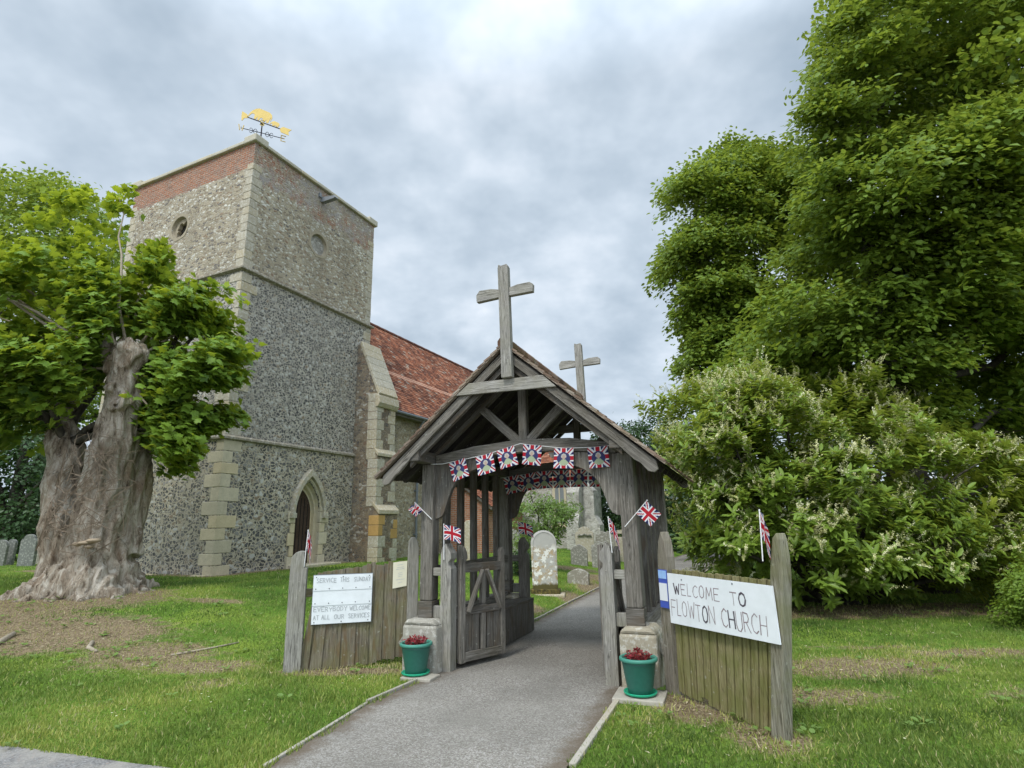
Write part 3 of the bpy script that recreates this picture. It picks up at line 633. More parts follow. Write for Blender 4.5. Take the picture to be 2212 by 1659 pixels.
# round windows
def circ(cx, cz, r, n=28): return [(cx+r*cos(2*pi*i/n), cz+r*sin(2*pi*i/n)) for i in range(n)]
WX, WZ = -3.08, 10.38
cut = MB(); cut.prism(circ(WX, WZ, .36), (0, -.2, 0), (1, 0, 0), (0, 0, 1), (0, .75, 0)); carve(belf, cut)
cut = MB(); cut.prism(circ(2.84, 10.37, .36), (-.3, 0, 0), (0, 1, 0), (0, 0, 1), (.6, 0, 0)); carve(belf, cut)
for nm, side in (('west', 0), ('south', 1)):
    wf = MB(); n = 28
    C0_ = circ(0, 0, .33, n); C1_ = circ(0, 0, .37, n)
    C2_ = [(.455*cos(2*pi*i/n)*(1+.08*(i % 4 == 0)), .455*sin(2*pi*i/n)*(1+.08*(i % 4 == 0))) for i in range(n)]
    for a_, b_, d0, d1 in ((C0_, C1_, -.14, .008), (C1_, C2_, .008, .012), (C2_, [(p[0]*1.005, p[1]*1.005) for p in C2_], .012, -.02)):
        vs = [(p[0], -d0, p[1]) for p in a_]+[(p[0], -d1, p[1]) for p in b_]
        wf.add(vs, [[i, (i+1) % n, n+(i+1) % n, n+i] for i in range(n)], None, 0, .4)
    fr = wf.build('window', M['stone_tan'], church)
    g_ = MB()
    if side == 0:
        # the tracery has broken to a ragged opening with netting behind it
        hole = [(.22, .25), (.12, .22), (.03, .15), (-.05, .22), (-.15, .17), (-.18, .06), (-.24, .0), (-.17, -.05), (-.24, -.12), (-.22, -.27), (-.1, -.25), (0, -.30), (.12, -.25), (.21, -.17), (.27, 0), (.27, .14)]
        plate = []
        out_ = [(.34*cos(atan2(p[1], p[0])), .34*sin(atan2(p[1], p[0]))) for p in hole]; k = len(hole)
        vs = [(p[0], .10, p[1]) for p in hole]+[(p[0], .10, p[1]) for p in out_]+[(p[0], .22, p[1]) for p in hole]
        g_.add(vs, [[i, (i+1) % k, k+(i+1) % k, k+i] for i in range(k)]+[[i, 2*k+i, 2*k+(i+1) % k, (i+1) % k] for i in range(k)], None, 0, .4)
        g_.build('tracery', M['stone_tan'], fr)
        v_ = MB(); v_.prism(circ(0, 0, .36), (0, .42, 0), (1, 0, 0), (0, 0, 1), (0, .03, 0)); v_.build('backing', M['void'], fr)
        nt_ = MB()
        for k in range(-4, 5):
            for s_ in (-1, 1):
                c = k*.09; L_ = sqrt(max(.01, .36**2-(c*.7071)**2)); p = Vector((c*.7071*1, .26, c*.7071*-s_)); d = Vector((.7071, 0, .7071*s_)); nt_.tube([p-d*L_*.95, p+d*L_*.95], .005, 4)
        nt_.build('netting', M['lead'], fr); fr.location = (WX, 0.02, WZ)
    else:
        g_.prism(circ(0, 0, .36), (0, .10, 0), (1, 0, 0), (0, 0, 1), (0, .2, 0)); g_.build('infill', M['rubble_grey'], fr)
        fr.rotation_euler = (0, 0, pi/2); fr.location = (-.02, 2.84, 10.37)
spt = MB(); spt.prism([(0, 0), (0, .14), (.62, .05), (.66, -.02), (.60, -.05), (.1, -.06)], (-.05, 2.78, 12.0), (1, 0, 0), (0, 0, 1), (0, .16, 0)); spt.box((.0, 2.70, 12.16), (.1, .08, .14))
spt.build('water_spout', M['lead'], church)
# buttress at the far corner
bt = MB(); bt.prism([(-.2, -.5), (1.18, -.5), (1.18, 1.52), (1.04, 1.72), (1.04, 3.4), (.96, 3.5), (.96, 5.45), (.12, 7.45), (-.2, 7.45)], (0, 5.02, 0), (1, 0, 0), (0, 0, 1), (0, 1.02, 0))
but = bt.build('buttress', M['flint_brown'], church)
for s_ in (0, 1):
    bq = MB(); z = -.2; k = s_
    while z < 5.3:
        h = random.uniform(.27, .36); w_ = (.36, .24)[k % 2]*random.uniform(.95, 1.15); f_ = 1.19 if z+h < 1.5 else (None if z < 1.72 else (1.05 if z+h < 3.4 else .97))
        if f_: bq.box((f_-.2, 5.02+(w_/2-.008 if s_ == 0 else 1.02-w_/2+.008), z+h/2), (.4, w_, h-.012), m=(1 if .5 < z < 1.5 and random.random() < .75 else 0))
        z += h; k += 1
    bq.build('quoins', [M['stone_grey'], M['stone_orange']], but, bevel=.012)
def slope_stone(y0, y1, p0, p1, th):
    bw = MB(); bw.prism([p0, p1, (p1[0]+.03, p1[1]-.01), (p1[0]+.03, p1[1]+th), (p0[0], p0[1]+th)], (0, y0, 0), (1, 0, 0), (0, 0, 1), (0, y1-y0, 0)); bw.build('weathering', M['stone_grey'], but, bevel=.015)
slope_stone(4.98, 6.08, (.94, 1.80), (1.20, 1.52), .12); slope_stone(4.98, 6.08, (.92, 3.62), (1.06, 3.42), .10)
nst = 7; bw = MB()
for k in range(nst):
    a_ = k/nst; b_ = (k+.98)/nst; p0 = (.10+.88*a_, 7.48-2.0*a_); p1 = (.10+.88*b_, 7.48-2.0*b_)
    bw.prism([p0, p1, (p1[0]+.08, p1[1]+.09), (p0[0]+.08, p0[1]+.09)], (0, 5.0-.01*random.random(), 0), (1, 0, 0), (0, 0, 1), (0, 1.06, 0))
bw.prism([(.9, 5.1), (1.02, 5.1), (1.10, 5.24), (1.06, 5.5), (.9, 5.56)], (0, 4.97, 0), (1, 0, 0), (0, 0, 1), (0, 1.12, 0))
bw.build('weathering', M['stone_grey'], but, bevel=.015)
# nave
NV = MB(); NX0, NX1, NY0, NY1, NE = -6.2, .5, TD+.02, 18.8, 5.35
NV.box(((NX0+NX1)/2, (NY0+NY1)/2, NE/2-.2), (NX1-NX0, NY1-NY0, NE+.4))
RZ = 9.95; RXc = (NX0+NX1)/2
NV.prism([(NX0, NE), (NX1, NE), (RXc, RZ-.35)], (0, NY0, 0), (1, 0, 0), (0, 0, 1), (0, .4, 0)); NV.prism([(NX0, NE), (NX1, NE), (RXc, RZ-.35)], (0, NY1-.4, 0), (1, 0, 0), (0, 0, 1), (0, .4, 0))
NV.build('nave_wall', M['flint_cream'], church)
def tiles(mb, o, ax, sl, length, slen, tw_=.17, g=.11, m=0, jit=.004, band=None, lift=.018):
    """real overlapping tiles: o = lower corner, ax along the eave, sl up the slope"""
    o = Vector(o); ax = Vector(ax).normalized(); sl = Vector(sl).normalized(); nn = ax.cross(sl).normalized()
    if nn.z < 0: nn = -nn
    nr = int(slen/g); nc = int(length/tw_)
    tw_ = length/nc; g = slen/nr
    for r in range(nr):
        off = .5 if r % 2 else 0
        mm_ = band(r/nr) if band else m
        for c in range(nc+(1 if off else 0)):
            u0 = max(0, (c-off)*tw_); u1 = min(length, (c+1-off)*tw_)
            if u1-u0 < .01: continue
            l_ = lift+random.uniform(-jit, jit); s0 = r*g+random.uniform(-jit, jit); s1 = (r+1)*g+.012
            a_ = o+ax*(u0+.0015)+sl*s0; b_ = o+ax*(u1-.0015)+sl*s0; c_ = o+ax*(u1-.0015)+sl*s1; d_ = o+ax*(u0+.0015)+sl*s1
            vs = [a_+nn*l_, b_+nn*l_, c_+nn*.002, d_+nn*.002, a_, b_]
            mb.add(vs, [[0, 1, 2, 3], [4, 5, 1, 0], [0, 3, 4], [1, 5, 2]], None, mm_)
sl_ = Vector((RXc-(NX1+.32), 0, RZ-NE+.22)); SL = sl_.length
nr_ = MB(); tiles(nr_, (NX1+.32, NY0-.05, NE-.12), (0, 1, 0), sl_, NY1-NY0+.3, SL, .20, .125, band=lambda t: 1 if .36 < t < .41 else 0)
nr_.tube([(RXc, NY0-.05+i*.3, RZ+.05+.008*(i % 2)) for i in range(45)], .11, 8, m=0)
nroof = nr_.build('nave_roof', [M['tile_red'], M['tile_band']], church)
nr2 = MB(); sl2 = Vector((RXc-(NX0-.32), 0, RZ-NE+.22)); tiles(nr2, (NX0-.32, NY0-.05, NE-.12), (0, 1, 0), sl2, NY1-NY0+.3, SL, .4, .25); nr2.build('nave_roof', M['tile_red'], church)
ud = MB()
for X_, s_ in ((NX1+.30, 1), (NX0-.30, -1)):
    a_ = Vector((X_, NY0, NE-.15)); b_ = Vector((RXc, NY0, RZ-.03)); ud.prism([(a_.x, a_.z), (b_.x, b_.z), (b_.x, b_.z-.08), (a_.x, a_.z-.08)], (0, NY0-.03, 0), (1, 0, 0), (0, 0, 1), (0, NY1-NY0+.24, 0))
ud.build('roof_board', M['oak_dark'], church)
gt = MB(); gt.box((NX1+.30, (NY0+NY1)/2+.2, NE-.24), (.06, NY1-NY0, .18)); gt.box((NX1+.14, (NY0+NY1)/2+.2, NE-.30), (.28, NY1-NY0, .04), m=0)
gt.prism([(NX1-.1, NE-.36), (NX1+.36, NE-.36), (NX1+.36, NE-.10), (NX1+.1, NE+.25), (NX1-.1, NE+.4)], (0, NY0+.14, 0), (1, 0, 0), (0, 0, 1), (0, .06, 0), m=0)
gt.build('fascia', M['oak'], church)
gu = MB(); gu.tube([(NX1+.39, NY0+.3, NE-.2), (NX1+.39, NY1, NE-.2)], .055, 8); gu.build('gutter', M['pipe'], church)
dp = MB(); dp.tube([(NX1+.39, 8.05, NE-.2), (NX1+.2, 8.05, NE-.5), (NX1+.09, 8.05, NE-.8), (NX1+.09, 8.05, -.1)], .045, 10)
for z in (.8, 2.4, 4.0): dp.box((NX1+.06, 8.05, z), (.12, .15, .05))
dp.build('downpipe', M['pipe'], church)
for wy in (9.6, 16.2):
    ww = MB(); o1 = arch_poly(wy, 1.15, 3.3, 4.2, 1.9); o2 = arch_poly(wy, .85, 3.3, 4.05, 2.0)
    ring(ww, o2, o1, .40, .53); ww.prism([(o2[0][0]-.15, 1.82), (o2[1][0]+.15, 1.82), (o2[1][0]+.15, 1.95), (o2[0][0]-.15, 1.95)], (.4, 0, 0), (0, 1, 0), (0, 0, 1), (.2, 0, 0))
    wo_ = ww.build('window', M['stone'], church); gp = MB(); gp.prism(o2, (.505, 0, 0), (0, 1, 0), (0, 0, 1), (.008, 0, 0)); gp.build('pane', M['void'], wo_)
# chancel beyond the nave
ch = MB(); ch.box((RXc, 21.2, 2.2), (5.4, 6.4, 4.8)); ch.prism([(RXc-2.7, 4.6), (RXc+2.7, 4.6), (RXc, 7.9)], (0, 24.0, 0), (1, 0, 0), (0, 0, 1), (0, .4, 0)); ch.build('chancel_wall', M['flint_cream'], church)
cr_ = MB(); tiles(cr_, (RXc+2.95, 18.0, 4.4), (0, 1, 0), (-2.95, 0, 3.6), 6.6, 4.65, .3, .2); tiles(cr_, (RXc-2.95, 18.0, 4.4), (0, 1, 0), (2.95, 0, 3.6), 6.6, 4.65, .3, .2); cr_.build('chancel_roof', M['tile_red'], church)
# brick lean-to
VX = 2.5
vb = MB(); vb.prism([(NX1-.02, -.4), (VX, -.4), (VX, 1.85), (NX1-.02, 3.1)], (0, 10.3, 0), (1, 0, 0), (0, 0, 1), (0, 3.3, 0)); vest = vb.build('lean_to_wall', M['brick'], church)
vt = MB(); tiles(vt, (VX+.22, 10.12, 1.80), (0, 1, 0), (-(VX+.2-NX1), 0, 1.55), 3.65, 2.72, .17, .11); vt.prism([(VX+.22, 1.76), (NX1, 3.30), (NX1, 3.2), (VX+.2, 1.66)], (0, 10.14, 0), (1, 0, 0), (0, 0, 1), (0, 3.6, 0), m=1)
vt.build('lean_to_roof', [M['tile_red'], M['oak_dark']], church)
# stone porch with a corner buttress and a lancet
PX, PY0, PY1, PE = 5.0, 14.3, 17.7, 3.2
pb = MB(); pb.box(((NX1+PX)/2, (PY0+PY1)/2, PE/2-.2), (PX-NX1, PY1-PY0, PE+.4)); pb.prism([(PY0, PE), (PY1, PE), ((PY0+PY1)/2, PE+1.25)], (PX-.4, 0, 0), (0, 1, 0), (0, 0, 1), (.4, 0, 0))
porch = pb.build('porch_wall', M['rubble_pale'], church)
pm = (PY0+PY1)/2; pr_ = MB(); tiles(pr_, (NX1, PY0-.3, PE-.15), (1, 0, 0), (0, pm-PY0+.3, 1.6), PX-NX1+.15, 2.56, .2, .13); tiles(pr_, (NX1, PY1+.3, PE-.15), (1, 0, 0), (0, -(pm-PY0+.3), 1.6), PX-NX1+.15, 2.56, .3, .2); pr_.build('porch_roof', M['tile_red'], church)
pq = MB(); pq.prism([(0, -.5), (.75, -.5), (.75, 1.1), (.52, 1.5), (.52, 2.4), (.0, 3.1)], (PX-.42, PY0, 0), (0, -1, 0), (0, 0, 1), (.55, 0, 0)); pq.build('porch_buttress', M['rubble_pale'], church)
pq = MB(); pq.prism([(-.1, -.5), (.85, -.5), (.85, 1.0), (.62, 1.4), (.62, 2.5), (-.1, 3.15)], (PX, PY0+.06, 0), (1, 0, 0), (0, 0, 1), (0, .6, 0)); pq.build('porch_buttress', M['rubble_pale'], church)
lw = MB(); n = 8; L1 = arch_poly(4.05, .66, 2.45, 3.15, 1.0); L2 = arch_poly(4.05, .42, 2.45, 3.0, 1.1)
k = len(L1); lw.add([(p[0], PY0-.04, p[1]) for p in L1]+[(p[0], PY0-.01, p[1]) for p in L2], [[i, (i+1) % k, k+(i+1) % k, k+i] for i in range(k)], None, 0, .4)
lw.box((4.05, PY0-.06, .97), (.8, .16, .12)); lw.box((4.05, PY0-.02, 2.0), (.05, .03, 1.5)); lnw = lw.build('window', M['stone'], church)
gp = MB(); gp.prism(L2, (0, PY0-.012, 0), (1, 0, 0), (0, 0, 1), (0, .006, 0)); gp.build('pane', flat('leaded_glass', (.22, .24, .25), .3), lnw)

# ------------------------------------------------------------------ weathervane
def chw(x, y, z): return (CHX+x*cos(BC)+y*sin(BC), CHY-x*sin(BC)+y*cos(BC), CHZ+z)
vane = empty('weathervane', chw(-.42, .5, 12.25), 0, 'golden elephant weathervane with an arrow and letters on the tower corner', 'weathervane')
vb_ = Vector(vane.location)
def vp(px, py, Y): return Vector(at(px, py, Y))-vb_
vY = vb_.y
pole_top = vp(574, 268, vY)
m_ = MB(); m_.tube([(0, 0, 0), (pole_top.x*.0, 0, pole_top.z*.6), (0, 0, pole_top.z+.0)], [.03, .024, .018], 8); m_.lathe([(0, .0), (.05, .01), (.06, .05), (.04, .09), (.0, .1)], (0, 0, pole_top.z-.03), 12); m_.build('mast', M['iron'], vane, smooth=True)
zt = pole_top.z+.06
A0 = vp(527, 258, vY-.15); A1 = vp(635, 297, vY+.12)
k_ = Vector((0, 0, zt))-(A0+(A1-A0)*((574-527)/108)); A0 += k_; A1 += k_
D_ = (A1-A0).normalized(); LN = (A1-A0).length
U_ = Vector((0, 0, 1)); U_ = (U_-D_*U_.dot(D_)).normalized(); Nn = D_.cross(U_)
def vplate(name, poly, th=.018, mat='gold'):
    mb = MB(); mb.prism(poly, A0-Nn*th/2, D_, U_, Nn*th); return mb.build(name, M[mat], vane)
sc = LN/108.0                                     # metres per photo pixel along the arrow
m_ = MB(); m_.tube([A0+D_*14*sc, A0+D_*86*sc], .016, 8); m_.build('arrow_shaft', M['iron'], vane)
vplate('arrow_head', [(0, 9*sc), (12*sc, 6*sc), (17*sc, 1*sc), (17*sc, -1*sc), (10*sc, -5*sc), (9*sc, -12*sc), (7*sc, -12*sc), (3*sc, -2*sc)])
vplate('arrow_tail', [(84*sc, 0), (90*sc, 7*sc), (108*sc, 7*sc), (104*sc, 0), (108*sc, -8*sc), (90*sc, -7*sc)])
ele = [(17, 1), (18.5, 1), (20, 7), (22, 12), (24.5, 13.5), (27.5, 13), (29, 10), (30, 2), (34.5, 2), (35, 8), (36.5, 8), (37, 2), (41, 2), (41.5, 9), (44, 10), (47, 9), (48.5, 3), (53, 3), (53.5, 9), (55, 8), (55.5, 3), (60, 3), (60, 12), (61, 18), (61.5, 12), (62.8, 8), (63, 11), (63, 19), (60, 25), (54, 29), (46, 29.5), (38, 30), (32, 30.5), (26, 27), (21, 20), (18.5, 14)]
vplate('elephant', [(a_*sc*1.02-3*sc, b_*sc*.98) for a_, b_ in ele])
vplate('elephant', [(62*sc+(a_-17)*sc*.42, b_*sc*.42) for a_, b_ in ele])
fr_ = MB()
for dv, L_ in ((Vector((-.83, -.42, -.02)), .62), (Vector((.83, .42, -.0)), .70), (Vector((.42, -.83, 0)), .55), (Vector((-.42, .83, 0)), .55)):
    p0 = Vector((0, 0, zt-.38)); p1 = p0+dv*L_; fr_.tube([p0, p1], .013, 6)
    for s_ in (-1, 1):
        fr_.tube([p0+dv*(.12+.11*t)+Vector((0, 0, s_*.09*sin(t*2.6))) for t in np.linspace(0, 2.2, 9)], .009, 5)
fr_.build('scroll_bracket', M['iron'], vane)

# ------------------------------------------------------------------ stroke letters
F_ = {
 'A': [[(0, 0), (.5, 1), (1, 0)], [(.2, .36), (.8, .36)]], 'B': [[(0, 0), (0, 1), (.65, .95), (.75, .75), (.6, .55), (.05, .5)], [(.6, .55), (.95, .35), (.8, .06), (0, 0)]],
 'C': [[(1, .85), (.6, 1), (.15, .8), (0, .45), (.2, .1), (.6, 0), (1, .15)]], 'D': [[(0, 0), (0, 1), (.6, .9), (.95, .5), (.7, .1), (0, 0)]],
 'E': [[(1, 1), (0, 1), (0, 0), (1, 0)], [(0, .52), (.75, .52)]], 'F': [[(1, 1), (0, 1), (0, 0)], [(0, .55), (.75, .55)]],
 'H': [[(0, 0), (0, 1)], [(1, 0), (1, 1)], [(0, .5), (1, .5)]], 'I': [[(.5, 0), (.5, 1)]], 'L': [[(0, 1), (0, 0), (.9, .02)]],
 'M': [[(0, 0), (.12, 1), (.5, .3), (.88, 1), (1, 0)]], 'N': [[(0, 0), (0, 1), (1, 0), (1, 1)]],
 'O': [[(.5, 1), (.15, .85), (0, .5), (.15, .12), (.5, 0), (.85, .12), (1, .5), (.85, .86), (.5, 1)]],
 'R': [[(0, 0), (0, 1), (.7, .95), (.85, .72), (.65, .52), (0, .48)], [(.4, .48), (1, 0)]],
 'S': [[(.95, .85), (.6, 1), (.2, .92), (.1, .7), (.45, .52), (.85, .36), (.85, .12), (.5, 0), (.05, .12)]],
 'T': [[(0, 1), (1, 1)], [(.5, 1), (.5, 0)]], 'U': [[(0, 1), (0, .3), (.2, .03), (.6, 0), (.95, .2), (1, 1)]],
 'V': [[(0, 1), (.5, 0), (1, 1)]], 'W': [[(0, 1), (.25, 0), (.5, .75), (.75, 0), (1, 1)]], 'Y': [[(0, 1), (.5, .5), (1, 1)], [(.5, .5), (.45, 0)]],
}
WIDE = {'M': 1.25, 'W': 1.3, 'I': .35, 'L': .8}
def write(mb, text, x, y, wd, ht, sw, jx=.0, m=0, bold=(), gap=.38, slope=0.0):
    """handwritten line in the (x, z) plane; sw stroke width"""
    cells = [WIDE.get(c, .8 if c == ' ' else 1.0) for c in text]
    unit = wd/(sum(cells)+gap*(len(text)-1)); cx = x
    for i, c in enumerate(text):
        w_ = cells[i]*unit
        if c != ' ':
            jy = random.uniform(-.06, .06)*ht; hh = ht*random.uniform(.92, 1.06); jr = random.uniform(-.05, .05)
            for st_ in F_[c]:
                pts = [(cx+p[0]*w_+jr*p[1]*ht, y+jy+p[1]*hh+slope*(cx-x)) for p in st_]
                for a_, b_ in zip(pts[:-1], pts[1:]):
                    d = Vector((b_[0]-a_[0], b_[1]-a_[1])); 
                    if d.length < 1e-5: continue
                    d.normalize(); nn = Vector((-d.y, d.x))*sw/2*random.uniform(.75, 1.25)*(1.7 if i in bold else 1); a2 = Vector(a_)-d*sw*.25; b2 = Vector(b_)+d*sw*.25
                    y_ = -.0012-.0004*random.random()
                    mb.add([(a2.x+nn.x, y_, a2.y+nn.y), (a2.x-nn.x, y_, a2.y-nn.y), (b2.x-nn.x, y_, b2.y-nn.y), (b2.x+nn.x, y_, b2.y+nn.y)], [[0, 1, 2, 3]], None, (1 if i in bold else m))
        cx += w_+gap*unit
def face_empty(name, P0, P1, **k):
    """empty at P0 with local x toward P1 (horizontal part), z up: local -y faces the reader"""
    d = Vector(P1)-Vector(P0); return empty(name, P0, atan2(d.y, d.x), **k)
# cardinal letters of the vane
for c, d_, L_ in (('W', Vector((-.83, -.42, 0)), .62), ('E', Vector((.83, .42, 0)), .70), ('S', Vector((.42, -.83, 0)), .55), ('N', Vector((-.42, .83, 0)), .55)):
    mb = MB(); p = Vector((0, 0, zt-.38))+d_*L_
    for st_ in F_[c]:
        mb.tube([p+Vector((.83, .42, 0))*((q_[0]-.5)*.15)+Vector((0, 0, (q_[1]-.5)*.2)) for q_ in st_], .016, 6)
    mb.build('letter', M['gold'], vane)

# ------------------------------------------------------------------ lychgate (local x = across the path, y = along it)
AL = radians(21.5); LX, LY = .1, 6.6
def lw_(u, v, z=0): return Vector((LX+u*cos(AL)+v*sin(AL), LY-u*sin(AL)+v*cos(AL), z))
lych = empty('lychgate', (LX, LY, 0), -AL, 'weathered grey oak lychgate with a brown tiled roof spanning the church path', 'lychgate')
OK_ = M['oak']
PU, PV = 1.21, 2.4                       # post positions
RZ_, EZ_, EU = 3.56, 2.17, 1.62
V0, V1 = -.47, 2.87
# stone piers
for (u, v, w_, d_, h_) in ((-1.20, -.02, .44, .42, .50), (1.24, .0, .37, .42, .52), (-1.20, PV, .44, .42, .48), (1.24, PV, .37, .42, .48)):
    mb = MB(); mb.box((u, v, h_/2-.1), (w_, d_, h_+.2), taper=1.0)
    mb.prism([(-w_/2, 0), (w_/2, 0), (w_/2-.05, .06), (-w_/2+.05, .06)], (u, v-d_/2, h_-.005), (1, 0, 0), (0, 0, 1), (0, d_, 0))
    pr = mb.build('pier', M['pier'], lych, bevel=.03)
for s_ in (-1, 1):
    mb = MB(); mb.box((s_*1.25, PV/2, .17), (.30, PV-.44, .60)); mb.build('plinth_wall', M['pier'], lych, bevel=.02)
    mb = MB(); mb.beam((s_*1.21, .1, .535), (s_*1.21, PV-.1, .535), .14, .10); mb.build('sill_beam', OK_, lych, bevel=.008)
# corner posts with blocks below
for s_ in (-1, 1):
    for v in (0, PV):
        mb = MB(); mb.beam((s_*PU, v, .74), (s_*(PU-.005), v, 2.32), .165, .165); mb.build('post', OK_, lych, bevel=.014)
        mb = MB(); mb.box((s_*PU, v, .645), (.185, .185, .185)); mb.build('post_foot', M['oak_dark'], lych, bevel=.008)
# wall plates running through to the gables
for s_ in (-1, 1):
    mb = MB(); mb.beam((s_*1.20, V0+.02, 2.385), (s_*1.20, V1-.02, 2.385), .16, .13); mb.build('wall_plate', M['oak_dark'], lych, bevel=.012)
# the two trusses
for v in (0, PV):
    mb = MB(); mb.prism([(-1.11, 2.31), (-.5, 2.375), (0, 2.395), (.5, 2.385), (1.11, 2.32), (1.11, 2.43), (.6, 2.52), (0, 2.545), (-.6, 2.50), (-1.11, 2.42)], (0, v-.06, 0), (1, 0, 0), (0, 0, 1), (0, .12, 0)); mb.build('tie_beam', OK_, lych, bevel=.008)
    mb = MB(); mb.beam((.03, v, 2.53), (.03, v, 3.2), .10, .09); mb.build('king_post', OK_, lych, bevel=.006)
    for s_ in (-1, 1):
        mb = MB(); mb.beam((.03+s_*.07, v, 2.53), (.03+s_*.60, v, 3.02), .07, .10, up=(0, 0, 1)); mb.build('strut', OK_, lych, bevel=.006)
        mb = MB(); mb.beam((s_*1.27, v, 2.36), (s_*.0, v, 3.43), .09, .12, up=(0, 0, 1)); mb.build('principal_rafter', M['oak_dark'], lych, bevel=.006)
        C_ = [(1.128, 1.66), (1.08, 1.665), (1.03, 1.69), (1.0, 1.74), (.975, 1.81), (.945, 1.90), (.905, 2.0), (.84, 2.09), (.74, 2.165), (.62, 2.215), (.48, 2.26), (.36, 2.32), (.33, 2.378), (.7, 2.36), (1.128, 2.315)]
        mb = MB(); mb.prism([(s_*p[0], p[1]-.003*s_) for p in C_][::(1 if s_ > 0 else -1)], (0, v-.035, 0), (1, 0, 0), (0, 0, 1), (0, .07, 0), uax=1); mb.build('arch_brace', M['oak_dark'] if s_ < 0 else OK_, lych, bevel=.006)
# rafters and boarding under the tiles
sv = Vector((EU, 0, EZ_-RZ_)); sv.normalize()
for s_ in (-1, 1):
    for k in range(8):
        v = -.12+k*.372+.06
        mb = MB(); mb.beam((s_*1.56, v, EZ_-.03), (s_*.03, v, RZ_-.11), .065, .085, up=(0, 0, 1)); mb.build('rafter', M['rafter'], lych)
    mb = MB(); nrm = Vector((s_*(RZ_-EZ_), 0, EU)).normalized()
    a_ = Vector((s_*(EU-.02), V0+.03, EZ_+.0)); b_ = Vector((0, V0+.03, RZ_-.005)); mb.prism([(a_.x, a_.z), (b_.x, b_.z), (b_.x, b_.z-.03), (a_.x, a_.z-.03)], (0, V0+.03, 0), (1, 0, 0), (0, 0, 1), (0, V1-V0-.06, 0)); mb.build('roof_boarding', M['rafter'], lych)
    # tiles
    mb = MB(); tiles(mb, (s_*(EU+.05), V0-.04, EZ_-.03), (0, 1, 0), (-s_*(EU+.05), 0, RZ_-EZ_+.045), V1-V0+.08, sqrt((EU+.05)**2+(RZ_-EZ_+.045)**2), .165, .098, lift=.022, jit=.006)
    mb.build('roof_tiles', M['tile_brown'], lych)
for s_ in (-1, 1):
    for v in (V0-.045, V1-.03):
        mb = MB(); P0 = Vector((s_*(EU+.05), v, EZ_-.035)); P1 = Vector((0, v, RZ_+.012)); nc = 21; d = (P1-P0)/nc
        for k in range(nc):
            a_ = P0+d*(k-.05); b_ = P0+d*(k+1.12); mb.beam(a_+Vector((0, .035, .032)), b_+Vector((0, .035, .012)), .088+random.uniform(-.012, .006), .022)
            mb.beam(a_+Vector((0, .035, .004)), b_+Vector((0, .035, .002)), .07, .018, t=.8)
        mb.build('verge_tiles', M['tile_verge'], lych)
mb = MB()
for k in range(11):
    y0 = V0-.05+k*.313; mb.tube([(0, y0, RZ_+.03), (0, y0+.308, RZ_+.034)], .075, 10)
mb.build('ridge_tiles', M['tile_brown'], lych)
# bargeboards with a scrolled foot, collar and cross at each gable
for v, sg in ((V0, 1), (V1-.045, 1)):
    for s_ in (-1, 1):
        sl = (RZ_-EZ_)/EU
        def L_(u, off): return (s_*u, RZ_-.03-sl*u+off)
        pts = [L_(0, 0), L_(.5, 0), L_(1.0, 0), L_(1.585, 0), L_(1.60, -.07), L_(1.56, -.135), L_(1.50, -.17), L_(1.43, -.145), L_(1.37, -.16), L_(1.30, -.15), L_(1.2, -.13), L_(.8, -.125), L_(.4, -.12), L_(0, -.12)]
        mb = MB(); mb.prism(pts, (0, v, 0), (1, 0, 0), (0, 0, 1), (0, .045, 0), uang=-s_*math.atan(sl)); mb.build('bargeboard', OK_, lych, bevel=.006)
        pts = [L_(.0, -.125), L_(1.25, -.125), L_(1.25, -.205), L_(.0, -.205)]
        mb = MB(); mb.prism(pts, (0, v+.05, 0), (1, 0, 0), (0, 0, 1), (0, .06, 0), uang=-s_*math.atan(sl)); mb.build('inner_bargeboard', M['oak_dark'], lych, bevel=.004)
    mb = MB(); mb.prism([(-.62, 3.035), (.60, 3.02), (.45, 3.165), (-.44, 3.165)], (0, v-.036, 0), (1, 0, 0), (0, 0, 1), (0, .034, 0)); mb.build('collar', M['oak_light'], lych, bevel=.005)
    cx = .03; y_ = v-.05
    cr = MB(); cr.beam((cx+.02, y_-.002, 3.17), (cx-.01, y_, 4.51), .125, .085, up=(0, 1, 0)); cr.prism([(-.06, 0), (.06, 0), (.05, .03), (-.02, .018), (-.055, .04)], (cx-.01, y_-.04, 4.505), (1, 0, 0), (0, 0, 1), (0, .08, 0))
    cro = cr.build('cross', M['oak_light'], lych, bevel=.006)
    for s_ in (-1, 1):
        am = MB(); x0 = cx+s_*.064; am.prism([(x0, 4.135), (x0+s_*.285, 4.13+s_*.01), (x0+s_*.29, 4.22+s_*.012), (x0+s_*.25, 4.262), (x0+s_*.1, 4.258), (x0, 4.235)][::s_], (0, y_-.03, 0), (1, 0, 0), (0, 0, 1), (0, .065, 0)); am.build('cross_arm', M['oak_light'], cro, bevel=.006)
